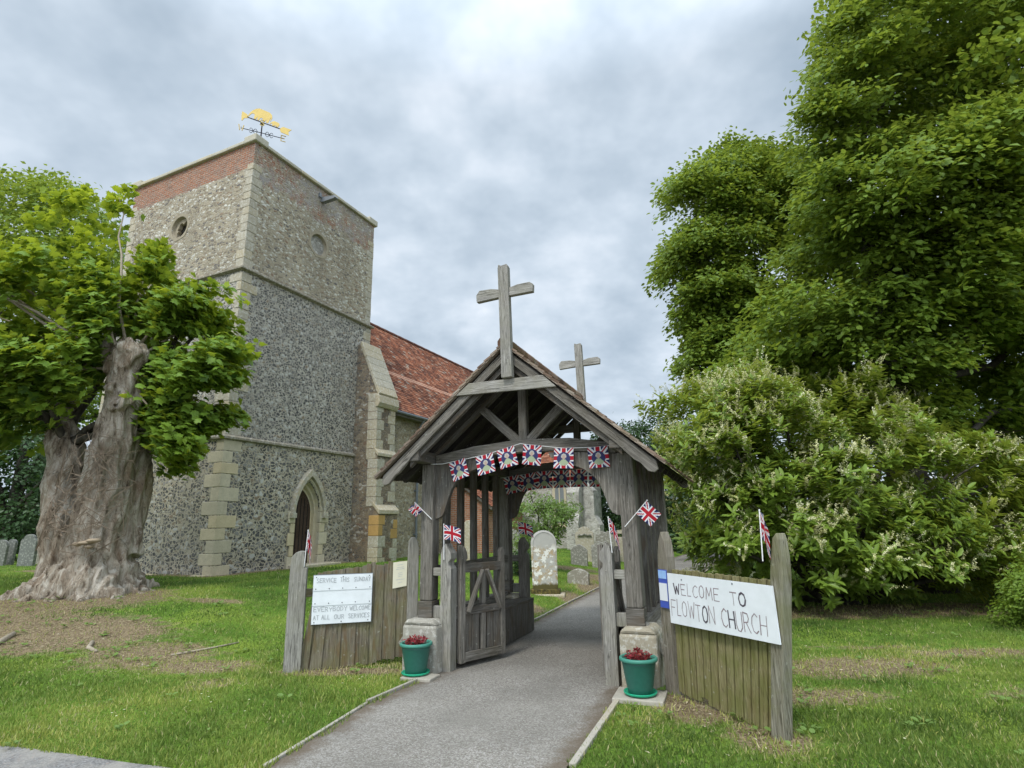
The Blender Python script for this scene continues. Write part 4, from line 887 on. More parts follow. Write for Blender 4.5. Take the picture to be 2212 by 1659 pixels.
# open slatted sides
for s_ in (-1, 1):
    for k in range(1, 6):
        v = PV*k/6
        mb = MB(); mb.beam((s_*1.20, v, .585), (s_*1.20, v, 2.32), .08, .085, up=(0, 1, 0)); mb.build('slat', M['oak_dark'], lych, bevel=.006)
    mb = MB(); mb.beam((s_*1.155, .083, 1.07), (s_*1.155, PV-.083, 1.07), .035, .11); mb.build('side_rail', OK_, lych, bevel=.006)
    mb = MB(); mb.prism([(.0, .54), (.0, .62), (.30, .26), (.22, .2)], (s_*1.29, -.05, 0), (s_, 0, 0), (0, 0, 1), (0, .1, 0)); mb.build('raking_strut', M['oak_light'], lych, bevel=.01)
    # bench
    be = MB(); be.box((s_*.95, 1.45, .47), (.36, 1.95, .045)); bn = be.build('bench', M['oak_dark'], lych, bevel=.006)
    for k in range(8):
        mb = MB(); mb.box((s_*.80, .52+(k+.5)*.2425, .235), (.022, .238, .42)); mb.build('front_board', M['oak_dark'], bn)
# gate posts with ogee heads, front and back, and the short rails tying them to the corner posts
def ogee_post(mb, u, v, h, w_, sg, th=.14):
    pts = [(-w_/2, -.1), (w_/2, -.1), (w_/2, h-.26), (w_/2-.03, h-.225), (w_/2-.035, h-.19), (w_/2+.0, h-.15), (w_/2+.0, h-.09), (w_/2-.05, h-.02), (-.0, h+.02), (-w_/2+.02, h-.02), (-w_/2, h-.10)]
    mb.prism([(sg*p[0], p[1]) for p in pts][::sg], (u, v-th/2, 0), (1, 0, 0), (0, 0, 1), (0, th, 0), uax=1)
for s_ in (-1, 1):
    for v in (-.02, PV+.08):
        mb = MB(); ogee_post(mb, s_*.94, v, 1.36, .135, -s_, .15)
        for z in (.33, .72, 1.1): mb.tube([(s_*.94, v-.08, z), (s_*.94, v-.07, z)], .009, 6, t=0)
        mb.build('gate_post', M['oak_light'] if v < 1 else OK_, lych, bevel=.008)
        for z, h_ in ((1.06, .09), (.62, .13)):
            mb = MB(); mb.box((s_*1.068, v, z), (.118, .07, h_)); mb.build('short_rail', M['oak_light'], lych, bevel=.006)
# gate leaves
def leaf(hx, hy, ang, flip=1):
    g_ = empty('gate', (hx, hy, .07), ang, parent=lych); Lg = .70; W_ = M['oak']
    def part(n_, fn, mt=W_):
        mb = MB(); fn(mb); return mb.build(n_, mt, g_, bevel=.005)
    part('hinge_stile', lambda m: m.prism([(0, -.01), (.075, -.01), (.075, 1.10), (.11, 1.13), (.10, 1.20), (.075, 1.25), (.03, 1.285), (0, 1.28)], (0, -.03, 0), (1, 0, 0), (0, 0, 1), (0, .06, 0), uax=1))
    part('meeting_stile', lambda m: m.prism([(Lg-.065, 0), (Lg, 0), (Lg, 1.2), (Lg-.02, 1.24), (Lg-.05, 1.225), (Lg-.065, 1.19)], (0, -.03, 0), (1, 0, 0), (0, 0, 1), (0, .06, 0), uax=1))
    part('top_rail', lambda m: m.prism([(.076, .97), (Lg-.066, .97), (Lg-.066, 1.07), (.076, 1.07)], (0, -.028, 0), (1, 0, 0), (0, 0, 1), (0, .056, 0)), M['oak_dark'])
    part('middle_rail', lambda m: m.prism([(.076, .50), (Lg-.066, .50), (Lg-.066, .58), (.45, .575), (.35, .60), (.26, .575), (.076, .585)], (0, -.028, 0), (1, 0, 0), (0, 0, 1), (0, .056, 0)), M['oak_dark'])
    part('bottom_rail', lambda m: m.prism([(.076, .0), (Lg-.066, .0), (Lg-.066, .10), (.076, .10)], (0, -.028, 0), (1, 0, 0), (0, 0, 1), (0, .056, 0)))
    part('muntin', lambda m: m.prism([(.325, .601), (.39, .601), (.39, .968), (.325, .968)], (0, -.025, 0), (1, 0, 0), (0, 0, 1), (0, .05, 0), uax=1))
    part('muntin', lambda m: m.prism([(.325, .101), (.385, .101), (.385, .499), (.325, .499)], (0, -.027, 0), (1, 0, 0), (0, 0, 1), (0, .05, 0), uax=1))
    for s_ in (-1, 1):
        part('brace', lambda m: m.beam((.357+s_*.03, -.045, .99), (.357+s_*.255, -.045, .53), .035, .06, up=(0, 1, 0)))
    for k in range(5):
        if k == 2: continue
        part('board', lambda m: m.box((.076+(k+.5)*.1116, .0, .30), (.106, .02, .40)), M['oak_dark'])
    return g_
leaf(-.845, .06, atan2(.62, .29))
leaf(.845, .07, radians(86))

# ------------------------------------------------------------------ fences
def V(p, z=None): return Vector((p[0], p[1], p[2] if z is None else z))
# left: post, leaning pales, rail, rounded end post
lf = empty('pale_fence', (-2.52, 6.95, 0), atan2(.30, 1.20), 'worn brown pale fence with leaning boards left of the lychgate', 'fence')
mb = MB(); w_, th = .185, .16
mb.prism([(-w_/2, -.25), (w_/2, -.25), (w_/2, 1.12), (w_/2+.004, 1.13), (w_/2-.03, 1.135), (w_/2-.035, 1.32), (0, 1.325), (-.04, 1.31), (-w_/2+.015, 1.27), (-w_/2, 1.16)], (-.02, -th/2, 0), (1, 0, 0), (0, 0, 1), (0, th, 0), uax=1); mb.tube([(.03, -.072, .9), (.03, -.06, .9)], .009, 6)
mb.build('post', M['oak_light'], lf, bevel=.02)
mb = MB(); mb.box((.62, .035, .86), (1.2, .05, .09), Matrix.Rotation(-.02, 3, 'Y')); mb.build('rail', M['pale_brown'], lf)
mb = MB(); mb.box((.62, .035, .25), (1.2, .05, .09)); mb.build('rail', M['pale_brown'], lf)
npal = 21
leans = [max(0, .10-.014*k) for k in range(npal+1)]
for k in range(npal):
    x = .20+k*.0505; top = 1.075+.10*(k/npal)+random.uniform(-.008, .01)+(.03 if k in (11, 12, 16) else 0); x2 = x+.0505
    b0 = x-leans[k]; b1 = x2-leans[k+1]-.003; bot = .01+.0025*k+(.03 if k >= 14 else 0)+random.uniform(-.01, .01)
    mb = MB(); off = (k % 3)*.007
    mb.prism([(b0-.004, bot), (b1, bot), (x2-.002, top+random.uniform(-.012, .012)), (x-.004, top)], (0, -.016-off, 0), (1, 0, 0), (0, 0, 1), (0, .021, 0), uax=1)
    mb.build('pale', M['pale_brown'], lf, bevel=.003)
for xb, xt, top in ((.06, .155, .70), (.11, .172, .82)):
    mb = MB(); mb.prism([(xb-.03, .0), (xb+.035, .0), (xt+.03, top), (xt-.01, top+.02)], (0, -.03-xb*.1, 0), (1, 0, 0), (0, 0, 1), (0, .02, 0), uax=1); mb.build('pale', M['pale_brown'], lf, label='short board leaning away from the fence')
mb = MB(); mb.prism([(-.065, .35), (.065, .35), (.065, 1.32), (.05, 1.40), (.015, 1.455), (-.03, 1.45), (-.058, 1.40), (-.065, 1.32)], (1.30, -.07, 0), (1, 0, 0), (0, 0, 1), (0, .12, 0), uax=1); mb.build('end_post', M['oak_light'], lf, bevel=.01, label='round-headed end post beside the stone pier')
# right: post nearer the camera, mossy pales, pointed end post by the gate
rp0 = Vector((1.49, 5.84, 0)); rp1 = Vector((1.955, 4.70, 0)); RD = (rp1-rp0); RLn = RD.length
rfn = empty('pale_fence', rp0, atan2(RD.y, RD.x), 'mossy green pale fence running toward the camera right of the lychgate', 'fence')
mb = MB(); w_ = .115
def ln_(x, z): return (.03+.125*(x/RLn))*z          # the whole fence leans toward the camera end
def leanpoly(x, pts): return [(x+p[0]+ln_(x, p[1]), p[1]) for p in pts]
mb.prism(leanpoly(RLn, [(-w_/2, -.3), (w_/2, -.3), (w_/2+.004, 1.18), (w_/2-.01, 1.32), (w_/2-.035, 1.44), (.0, 1.49), (-.035, 1.45), (-w_/2+.01, 1.33), (-w_/2, 1.20)]), (0, -.06, 0), (1, 0, 0), (0, 0, 1), (0, .10, 0), uax=1)
mb.build('post', M['post_green'], rfn, bevel=.01)
mb = MB(); mb.prism(leanpoly(-.03, [(-.07, -.1), (.07, -.1), (.075, 1.25), (.045, 1.40), (.0, 1.49), (-.045, 1.40), (-.07, 1.25)]), (0, -.055, 0), (1, 0, 0), (0, 0, 1), (0, .10, 0), uax=1); mb.build('end_post', M['post_brown'], rfn, bevel=.008, label='pointed end post between lychgate and fence')
for z in (.32, .93):
    mb = MB(); mb.box((RLn/2, .04, z), (RLn-.1, .05, .08)); mb.build('rail', M['pale_brown'], rfn)
k = 0; x = .055
while x < RLn-.08:
    wd_ = random.uniform(.034, .048); top = 1.135+random.uniform(-.006, .006); bot = .05-.03*(x/RLn)+(.04 if k in (7, 8) else 0)
    mb = MB(); mb.prism([(x+ln_(x, p_[1]), p_[1]) if q_ == 0 else (x+wd_-.004+ln_(x+wd_, p_[1]), p_[1]) for q_, p_ in ((0, (0, bot)), (1, (0, bot+random.uniform(-.008, .008))), (1, (0, top)), (0, (0, top+random.uniform(-.006, .006))))], (0, -.016-(k % 2)*.007, 0), (1, 0, 0), (0, 0, 1), (0, .021, 0), uax=1)
    mb.build('pale', M['pale_green'], rfn, bevel=.002); x += wd_+.004; k += 1
# signs on the fences (local x along the board, -y toward the reader)
def sign_base(name, P0, P1, z, label, cat, off): 
    d = (Vector(P1)-Vector(P0)).normalized(); n_ = Vector((d.y, -d.x, 0)); q_ = Vector(P0)+n_*off; q_.z = z
    return empty(name, q_, atan2(d.y, d.x), label, cat)
R_x = lambda t: rp0+RD*(t/RLn)
sg = sign_base('welcome_sign', rp0+RD.normalized()*.11, rp1, .66, 'white board hand lettered WELCOME TO FLOWTON CHURCH on the right fence', 'sign', .085)
BW, BH = 1.29, .445
mb = MB(); mb.prism([(0, 0), (BW, .03), (BW-.01, BH-.005), (0, BH)], (0, 0, 0), (1, 0, 0), (0, 0, 1), (0, .012, 0)); mb.build('board', M['white_panel'], sg)
mb = MB(); write(mb, 'WELCOME', .09, .265, .60, .10, .0075, bold=(0,)); write(mb, 'TO', .82, .255, .17, .10, .008, bold=(1,), gap=.35); mb.build('lettering', [M['ink'], M['ink_dark']], sg)
mb = MB(); write(mb, 'FLOWTON', .03, .075, .58, .14, .0075, bold=(5,), gap=.28); write(mb, 'CHURCH', .70, .07, .48, .14, .008, bold=(1,), gap=.28); mb.build('lettering', [M['ink'], M['ink_dark']], sg)
for x, z in ((.21, .40), (.86, .42)):
    mb = MB(); mb.lathe([(0, 0.004), (.008, .002), (.008, 0)], n=10); s_ = mb.build('screw', M['lead'], sg); s_.rotation_euler = (pi/2, 0, 0); s_.location = (x, -.001, z)
bn_ = sign_base('notice_card', rp0, rp1, .78, 'narrow blue and white notice left of the big welcome board', 'notice', .072)
mb = MB(); mb.box((.02, 0, .175), (.13, .006, .35)); mb.build('card', M['blue_card'], bn_)
mb = MB(); mb.box((.02, -.005, .145), (.12, .004, .16)); mb.build('panel', M['white_card'], bn_); mb = MB(); mb.box((.02, -.005, .305), (.12, .004, .075)); mb.build('picture', M['blue_light'], bn_)
lq0 = Vector((-2.52, 6.95, 0)); LDv = Vector((1.20, .30, 0)).normalized()
sb = sign_base('service_notice_board', lq0+LDv*.155, lq0+LDv, .51, 'white three-panel board lettered SERVICE THIS SUNDAY on the left fence', 'sign', .055)
SW, SH = .665, .535; mb = MB(); mb.box((SW/2, .012, SH/2), (SW+.012, .012, SH+.012)); mb.build('backing_board', M['lead'], sb)
for z0, z1, y_ in ((.0, .21, 0), (.20, .375, -.006), (.365, SH, -.012)):
    mb = MB(); mb.box((SW/2, y_, (z0+z1)/2), (SW, .006, z1-z0)); mb.build('panel', M['white_panel'], sb)
for wds, yy_ in (((('EVERYBODY', .02, .37), ('WELCOME', .42, .235)), .135), ((('AT', .02, .06), ('ALL', .11, .09), ('OUR', .25, .11), ('SERVICES', .41, .235)), .05), ((('SERVICE', .035, .22), ('THIS', .30, .10), ('SUNDAY', .455, .19)), .455)):
    for tx_, x_, w_ in wds:
        mb = MB(); write(mb, tx_, x_, yy_, w_, .047, .0065); o = mb.build('lettering', M['ink_pale'], sb); o.location.y = -.0045 if yy_ < .3 else -.0165
mb = MB()
for z, ys in ((.385, -.016), (.225, -.010), (.02, -.004), (.515, -.016)):
    for x in (.03, .18, .33, .48, .64) if z in (.385, .225) else (.03, .33, .63): mb.box((x, ys, z), (.010, .004, .010))
mb.build('screws', M['iron'], sb)
pn = sign_base('paper_notice', lq0+LDv*1.06, lq0+LDv*2, .86, 'cream laminated paper notice at the right end of the left fence', 'notice', .038)
mb = MB(); mb.prism([(0, 0), (.165, .025), (.168, .315), (.0, .30)], (0, 0, 0), (1, 0, 0), (0, 0, 1), (0, .004, 0)); mb.build('sheet', M['cream_paper'], pn)
mb = MB()
for z, a_, b_ in ((.265, .05, .12), (.235, .045, .13), (.215, .035, .135), (.17, .06, .11), (.15, .055, .115), (.13, .06, .11), (.095, .035, .14), (.06, .06, .11)): mb.add([(a_, -.002, z), (b_, -.002, z+.01), (b_, -.002, z+.014), (a_, -.002, z+.004)], [[0, 1, 2, 3]])
mb.build('printed_line', M['ink_pale'], pn)

# ------------------------------------------------------------------ union flags
RED, WHT, BLU = (.48, .014, .03, 1), (.80, .80, .82, 1), (.022, .028, .12, 1)
def jack(x, y, ar=1.5):
    X = (x-.5)*ar; Y = y-.5
    if abs(X) < .095 or abs(Y) < .095: return RED
    if abs(X) < .165 or abs(Y) < .165: return WHT
    L_ = sqrt(ar*ar+1)
    d1 = (X-Y*ar)/L_; d2 = (X+Y*ar)/L_
    if abs(d1) < .1:
        q_ = d1*(1 if X > 0 else -1); return RED if -.02 < -q_ < .05 else WHT
    if abs(d2) < .1:
        q_ = d2*(-1 if X > 0 else 1); return RED if -.02 < -q_ < .05 else WHT
    return BLU
def cloth(name, fn, pos, nu=40, nv=28, parent=None):
    vs = [pos(i/nu, j/nv) for j in range(nv+1) for i in range(nu+1)]
    fs = [[j*(nu+1)+i, j*(nu+1)+i+1, (j+1)*(nu+1)+i+1, (j+1)*(nu+1)+i] for j in range(nv) for i in range(nu)]
    me = bpy.data.meshes.new(name); me.from_pydata([tuple(v) for v in vs], [], fs); me.update()
    ca = me.color_attributes.new('Col', 'FLOAT_COLOR', 'CORNER'); cols = []
    for j in range(nv):
        for i in range(nu): cols += list(fn((i+.5)/nu, (j+.5)/nv))*4
    ca.data.foreach_set('color', cols); me.materials.append(M['flag']); me.polygons.foreach_set('use_smooth', [True]*len(fs))
    o = bpy.data.objects.new(name, me); COL.objects.link(o)
    if parent: o.parent = parent
    return o
def hand_flag(base, tip, fdir, label, w_=.21, h_=.135, squash=1.0, folds=1.2, amp=.012, droop=.0, nrm=None):
    """stick from base to tip, cloth hung from its upper part towards fdir"""
    base = Vector(base); tip = Vector(tip); root = empty('hand_flag', base, 0, label, 'flag', 'small union flags on sticks')
    sd_ = (tip-base).normalized(); fd = Vector(fdir); fd = (fd-sd_*fd.dot(sd_)).normalized(); nn = sd_.cross(fd)
    mb = MB(); mb.tube([(0, 0, 0), tip-base], .0045, 8); mb.lathe([(0, .008), (.007, .004), (.007, -.004), (0, -.008)], tuple(tip-base), 8); mb.build('stick', M['white_rod'], root)
    o_ = (tip-base)-sd_*(h_+.01)
    def pos(u, v):
        x = u*w_*squash; off = amp*sin(u*folds*2*pi+v*1.2)*min(1, u*4); d = droop*u*u*w_
        return o_+fd*(x+.003)+sd_*(v*h_)+nn*off+Vector((0, 0, -d))
    cloth('flag_cloth', lambda a_, b_: jack(a_, b_, w_/h_), pos, parent=root)
    return root
UV_ = Vector((cos(AL), -sin(AL), 0)); VV_ = Vector((sin(AL), cos(AL), 0))
hand_flag(lw_(-1.13, -.10, 1.66), lw_(-1.33, -.16, 1.86), UV_*.25-VV_*.5+Vector((0, 0, -1)), 'crumpled union flag jutting left from the lychgate\'s front left post', squash=.55, folds=1.6, amp=.035, w_=.2, h_=.13)
hand_flag(lw_(-.95, -.12, 1.20), lw_(-.955, -.12, 1.60), UV_-Vector((0, 0, .35)), 'union flag flying open from the left front gate post', droop=.25, w_=.215, h_=.165, amp=.008)
hand_flag(lw_(-.97, PV+.03, 1.15), lw_(-1.0, PV+.0, 1.62), UV_-Vector((0, 0, .6)), 'union flag flying open from the left rear gate post', droop=.35, w_=.24, h_=.18, amp=.01)
hand_flag(lw_(1.02, -.12, 1.28), lw_(1.0, -.12, 1.64), UV_*.8-Vector((0, 0, .5)), 'drooping union flag on the right front gate post', squash=.45, droop=1.1, folds=1.4, amp=.02, w_=.21, h_=.15)
hand_flag(lw_(1.17, -.12, 1.54), lw_(1.42, -.14, 1.80), UV_-Vector((0, 0, .8)), 'union flag hanging squarely from a slanted stick on the right main post', w_=.19, h_=.17, amp=.006)
lfp = lq0+LDv*.02+Vector((LDv.y, -LDv.x, 0))*.075
hand_flag(lfp+LDv*.02+Vector((0, 0, 1.15)), lfp+LDv*.04+Vector((0, 0, 1.56)), LDv-Vector((0, 0, .4)), 'furled union flag on the left fence\'s outer post', squash=.25, folds=1.7, amp=.02, droop=.9, w_=.2, h_=.2)
rfp = rp1+RD.normalized()*.17+Vector((-.09, .0, 0))+Vector((RD.normalized().y, -RD.normalized().x, 0))*.04
hand_flag(rfp+Vector((0, 0, 1.28)), rfp+Vector((.02, 0, 1.66)), Vector((1, -.2, -.3)), 'furled red and white union flag on the right fence post', squash=.22, folds=1.6, amp=.02, droop=.8, w_=.2, h_=.2)

# ------------------------------------------------------------------ bunting: square union flags with a small portrait medallion
def pennant(u, v):
    x, y = u-.5, v-.47; r = sqrt(x*x+y*y)
    if r > .33: return jack(u, v, 1)
    if (x/.085)**2+((y-.08)/.11)**2 < 1: return (.56, .42, .34, 1)                 # face
    if (x/.13)**2+((y-.12)/.13)**2 < 1: return (.58, .57, .54, 1)                  # pale hair
    if y < -.04 and abs(x) < .09+.9*(-.04-y) and abs(x) < .24: return (.44, .52, .34, 1)   # pale green coat
    return (.05, .055, .16, 1)
def bunting(name, pts, flags, sz, label, v, dark=False, rot=0, inv=False):
    root = empty(name, lw_(pts[0][0], v, pts[0][1]), -AL, label, 'bunting')
    p0 = Vector((pts[0][0], 0, pts[0][1])); P_ = [Vector((p[0], 0, p[1]))-p0 for p in pts]
    mb = MB(); mb.tube(P_, .004, 5); mb.build('string', M['white_rod'], root)
    xs_ = [p.x for p in P_]
    for i, (u, tilt) in enumerate(flags):
        x = u-p0.x; z = float(np.interp(x, xs_, [p.z for p in P_])); sw = random.uniform(-.12, .12); z2 = float(np.interp(x+.1, xs_, [p.z for p in P_])); an = atan2(z2-z, .1)+tilt
        ph = random.random()*6
        def pos(a_, b_):
            X = (a_-.5)*sz; Z = (b_-1)*sz; q_ = .012*sin(a_*5+ph)*(1-b_)+sw*(1-b_)*sz
            return Vector((x+X*cos(an)-Z*sin(an), -.012+q_, z+X*sin(an)+Z*cos(an)))
        o = cloth('bunting_flag', pennant, pos, 30, 30, parent=root)
    return root
bunting('bunting', [(-1.16, 2.315), (-1.0, 2.31), (-.43, 2.385), (-.05, 2.475), (.02, 2.49), (.08, 2.475), (.55, 2.40), (.9, 2.39), (1.10, 2.40)], [(-.80, .15), (-.44, 0), (-.17, 0), (.17, .02), (.54, 0), (.92, .0)], .225, 'string of small union flags along the front tie beam', -.09)
bunting('bunting', [(-1.22, 2.30), (-1.1, 2.31), (-.5, 2.37), (0, 2.37), (.5, 2.36), (1.1, 2.34)], [(-1.04, .1), (-.76, .05), (-.48, 0), (-.20, 0), (.08, 0), (.36, .0), (.66, 0), (.94, 0)], .262, 'backlit string of union flags across the rear arch of the lychgate', PV-.16)

# ------------------------------------------------------------------ leaves
def in_poly(x, y, P):
    ins = np.zeros(len(x), bool); n = len(P)
    for i in range(n):
        x0, y0 = P[i]; x1, y1 = P[(i+1) % n]
        if y0 == y1: continue
        c = ((y0 > y) != (y1 > y)) & (x < (x1-x0)*(y-y0)/(y1-y0)+x0); ins ^= c
    return ins
def edge_dist(x, y, P):
    d = np.full(len(x), 1e9); n = len(P)
    for i in range(n):
        a_ = np.array(P[i], float); b_ = np.array(P[(i+1) % n], float); ab = b_-a_
        t = np.clip(((x-a_[0])*ab[0]+(y-a_[1])*ab[1])/(ab@ab+1e-9), 0, 1); d = np.minimum(d, np.hypot(x-a_[0]-t*ab[0], y-a_[1]-t*ab[1]))
    return d
def fill_outline(P, Yc, hd, n, zmin=.05, round_=1.0, front=0.0):
    """points spread through the depth of a crown whose side view is P; thin at the outline, full in the middle"""
    P_ = np.array(P, float); lo_, hi_ = P_.min(0), P_.max(0); outp = []
    got = 0
    while got < n:
        x = rng.uniform(lo_[0], hi_[0], n*2); y = rng.uniform(lo_[1], hi_[1], n*2); k = in_poly(x, y, P); x, y = x[k], y[k]
        d = edge_dist(x, y, P)*Yc/FP; th = hd*np.sqrt(np.clip(1-(1-np.clip(d/(hd*round_), 0, 1))**2, .02, 1))
        t = rng.uniform(-1, 1, len(x)); 
        if front: t = np.where(rng.random(len(x)) < front, -np.abs(t)**.4, t)
        pts = atv(x, y, Yc+t*th); pts = pts[pts[:, 2] > zmin]; outp.append(pts); got += len(pts)
    return np.concatenate(outp)[:n]
def boughs(P, Yc, hd, nb, rx, rz, per, round_=1.0, front=0.3, zmin=.1, dir_=(0, 0), jit=.35):
    """leafy boughs: flattened shells of spray centres round nb bough centres, with dark gaps between them"""
    B_ = fill_outline(P, Yc, hd, nb, zmin=zmin, round_=round_, front=front); k = rng.uniform(1-jit, 1+jit, nb)
    th = rng.uniform(0, 2*pi, (nb, per)); cz = rng.uniform(-.35, 1, (nb, per)); rr_ = rng.uniform(.65, 1.0, (nb, per))*k[:, None]; h = np.sqrt(1-cz**2)
    q_ = np.stack([rx*rr_*h*np.cos(th), rx*rr_*h*np.sin(th), rz*rr_*cz], -1)
    q_[..., 2] += dir_[0]*q_[..., 0]+dir_[1]*q_[..., 1]
    Q = (B_[:, None]+q_).reshape(-1, 3); d_ = Q-CAM; z_ = d_@FW; x_, y_ = PW/2+FP*(d_@R2)/z_, PH/2-FP*(d_@U2)/z_
    return Q[in_poly(x_, y_, P) | (edge_dist(x_, y_, P) < 12*rng.random(len(Q)))]
def unit(a_): return a_/np.maximum(np.linalg.norm(a_, axis=1, keepdims=True), 1e-9)
RHOMB = (np.array([(0, 0, 0), (.45, .28, .06), (1, 0, -.03), (.45, -.28, .06)]), [(0, 1, 2), (0, 2, 3)])
WIDE_R = (np.array([(0, 0, 0), (.4, .36, .06), (1, 0, -.03), (.4, -.36, .06)]), [(0, 1, 2), (0, 2, 3)])
OVAL_W = (np.array([(0, 0, 0), (.22, .25, .05), (.62, .27, .05), (1, 0, -.08), (.62, -.27, .05), (.22, -.25, .05)]), [(0, 1, 2), (0, 2, 3), (0, 3, 4), (0, 4, 5)])
OVAL = (np.array([(0, 0, 0), (.25, .2, .05), (.65, .2, .04), (1, 0, -.06), (.65, -.2, .04), (.25, -.2, .05)]), [(0, 1, 2), (0, 2, 3), (0, 3, 4), (0, 4, 5)])
_mp = [(0, 0), (-.12, .22), (.05, .25), (.02, .5), (.28, .38), (.42, .62), (.55, .36), (.62, .42), (.66, .18), (1.0, 0), (.66, -.18), (.62, -.42), (.55, -.36), (.42, -.62), (.28, -.38), (.02, -.5), (.05, -.25), (-.12, -.22)]
MAPLE = (np.array([(a_, b_, .10-.32*abs(b_)-.12*max(0, a_-.4)) for a_, b_ in _mp]+[(.3, 0, .10)]), [(18, i, (i+1) % 18) for i in range(18)])
LAUR = (np.array([(0, 0, 0), (.3, .16, .05), (.7, .15, .02), (1, 0, -.10), (.7, -.15, .02), (.3, -.16, .05)]), [(0, 1, 2), (0, 2, 3), (0, 3, 4), (0, 4, 5)])
def leaves(name, P, D, Nn_, size, tint, shape, mat, parent=None):
    sv_, sf = shape; k = len(P); m = len(sv_)
    D = unit(D); S_ = unit(np.cross(Nn_, D)); Nn_ = np.cross(D, S_)
    v = P[:, None]+size[:, None, None]*(sv_[None, :, 0:1]*D[:, None]+sv_[None, :, 1:2]*S_[:, None]+sv_[None, :, 2:3]*Nn_[:, None])
    f = (np.array(sf)[None]+np.arange(k)[:, None, None]*m).reshape(-1, 3)
    me = bpy.data.meshes.new(name); me.vertices.add(k*m); me.vertices.foreach_set('co', v.astype(np.float32).ravel())
    me.loops.add(f.size); me.loops.foreach_set('vertex_index', f.astype(np.int32).ravel()); me.polygons.add(len(f)); me.polygons.foreach_set('loop_start', np.arange(0, f.size, 3, dtype=np.int32)); me.update(calc_edges=True)
    a_ = me.attributes.new('tint', 'FLOAT', 'POINT'); a_.data.foreach_set('value', np.repeat(np.clip(tint, 0, 1), m).astype(np.float32))
    me.materials.append(mat); o = bpy.data.objects.new(name, me); COL.objects.link(o)
    if parent: o.parent = parent; o.matrix_parent_inverse = parent.matrix_world.inverted() if False else Matrix.Translation(-Vector(parent.location))
    return o
def sprays(name, C_, mat, parent, per=36, L_=.6, W_=.4, th=.08, size=.08, shape=RHOMB, droop=.35, axis=None, lift=0.0, flat_=.55, tint0=None, hang=.35, sv=.25):
    """flattened leafy sprays: each centre gets a fan of leaves along an outward, drooping direction"""
    n = len(C_); ax = np.array(axis if axis is not None else C_.mean(0)); o = C_-ax; o[:, 2] = 0; o = unit(o)+rng.normal(0, .5, (n, 3)); o[:, 2] = lift+rng.normal(0, .15, n); o = unit(o)
    s_ = unit(np.cross(o, np.array([0, 0, 1.])+rng.normal(0, .25, (n, 3))))
    t = rng.random((n, per)); wv = rng.normal(0, .5, (n, per))*(1-.5*t); sc_ = rng.uniform(.7, 1.3, (n, 1))
    P = C_[:, None]+o[:, None]*((t-.5)*L_*sc_)[..., None]+s_[:, None]*(wv*W_*sc_)[..., None]
    P[..., 2] += -droop*L_*(t**2)+rng.normal(0, th, (n, per))
    P = P.reshape(-1, 3); oo = np.repeat(o, per, 0); ss = np.repeat(s_, per, 0); sg_ = np.sign(wv).reshape(-1, 1)
    D = oo*.7+ss*sg_*rng.uniform(.2, 1, (n*per, 1))+rng.normal(0, .3, (n*per, 3)); D[:, 2] -= hang
    Nn_ = np.array([0, 0, 1.])+rng.normal(0, flat_, (n*per, 3))+oo*.75
    base = np.repeat(tint0 if tint0 is not None else rng.normal(.45, .16, n), per)
    return leaves(name, P, D, Nn_, size*rng.uniform(1-sv, 1+sv, n*per), base+rng.normal(0, .13, n*per), shape, mat, parent)
def limbs(name, base, targets, r0, mat, parent, seed=0, kink=.15, r1=.02):
    """forked limbs from a base point out to targets"""
    rr = random.Random(seed); mb = MB(); b_ = Vector(base)
    for tg in targets:
        tg = Vector(tg); d = tg-b_; pts = [b_]; n_ = 7
        for i in range(1, n_+1):
            f_ = i/n_; pts.append(b_+d*f_+Vector((rr.uniform(-1, 1), rr.uniform(-1, 1), rr.uniform(-.5, 1)))*kink*d.length*.12+Vector((0, 0, .12*d.length*sin(f_*pi)*.5)))
        mb.tube(pts, [r0*(1-i/n_)**.8+r1 for i in range(n_+1)], 7)
    o = mb.build(name, mat, None, smooth=True)
    if parent: o.parent = parent; o.matrix_parent_inverse = Matrix.Translation(-Vector(parent.location))
    return o
def plantroot(name, loc, label, cat, group=None): return empty(name, loc, 0, label, cat, group)

# --- pollarded maple: trunk
TX, TY = -7.65, 10.64; TZ = hz(TX, TY)-.1
mt = plantroot('maple_tree', (TX, TY, TZ), 'pollarded maple with a huge pale furrowed trunk and bright leafy regrowth', 'tree')
def blob_mesh(name, chains, voxel, mat, parent, disp, smooth_it=1):
    mb = MB()
    for pts, rad in chains: mb.tube(pts, rad, 16)
    me = bpy.data.meshes.new(name); me.from_pydata(mb.v, [], mb.f); bm = bmesh.new(); bm.from_mesh(me); bmesh.ops.recalc_face_normals(bm, faces=bm.faces); bm.to_mesh(me); bm.free()
    o = bpy.data.objects.new(name, me); COL.objects.link(o)
    md = o.modifiers.new('r', 'REMESH'); md.mode = 'VOXEL'; md.voxel_size = voxel; md.use_smooth_shade = True
    s2 = o.modifiers.new('s', 'SMOOTH'); s2.factor = .5; s2.iterations = 4
    dg = bpy.context.evaluated_depsgraph_get(); dg.update(); new = bpy.data.meshes.new_from_object(o.evaluated_get(dg), depsgraph=dg); o.modifiers.clear(); o.data = new
    n = len(new.vertices); co = np.zeros(n*3); no = np.zeros(n*3); new.vertices.foreach_get('co', co); new.vertices.foreach_get('normal', no); co = co.reshape(-1, 3); no = no.reshape(-1, 3)
    co = co+no*disp(co)[:, None]; new.vertices.foreach_set('co', co.ravel()); new.update(); new.polygons.foreach_set('use_smooth', [True]*len(new.polygons))
    new.materials.clear(); new.materials.append(mat)
    if parent: o.parent = parent; o.matrix_parent_inverse = Matrix.Translation(-Vector(parent.location))
    return o
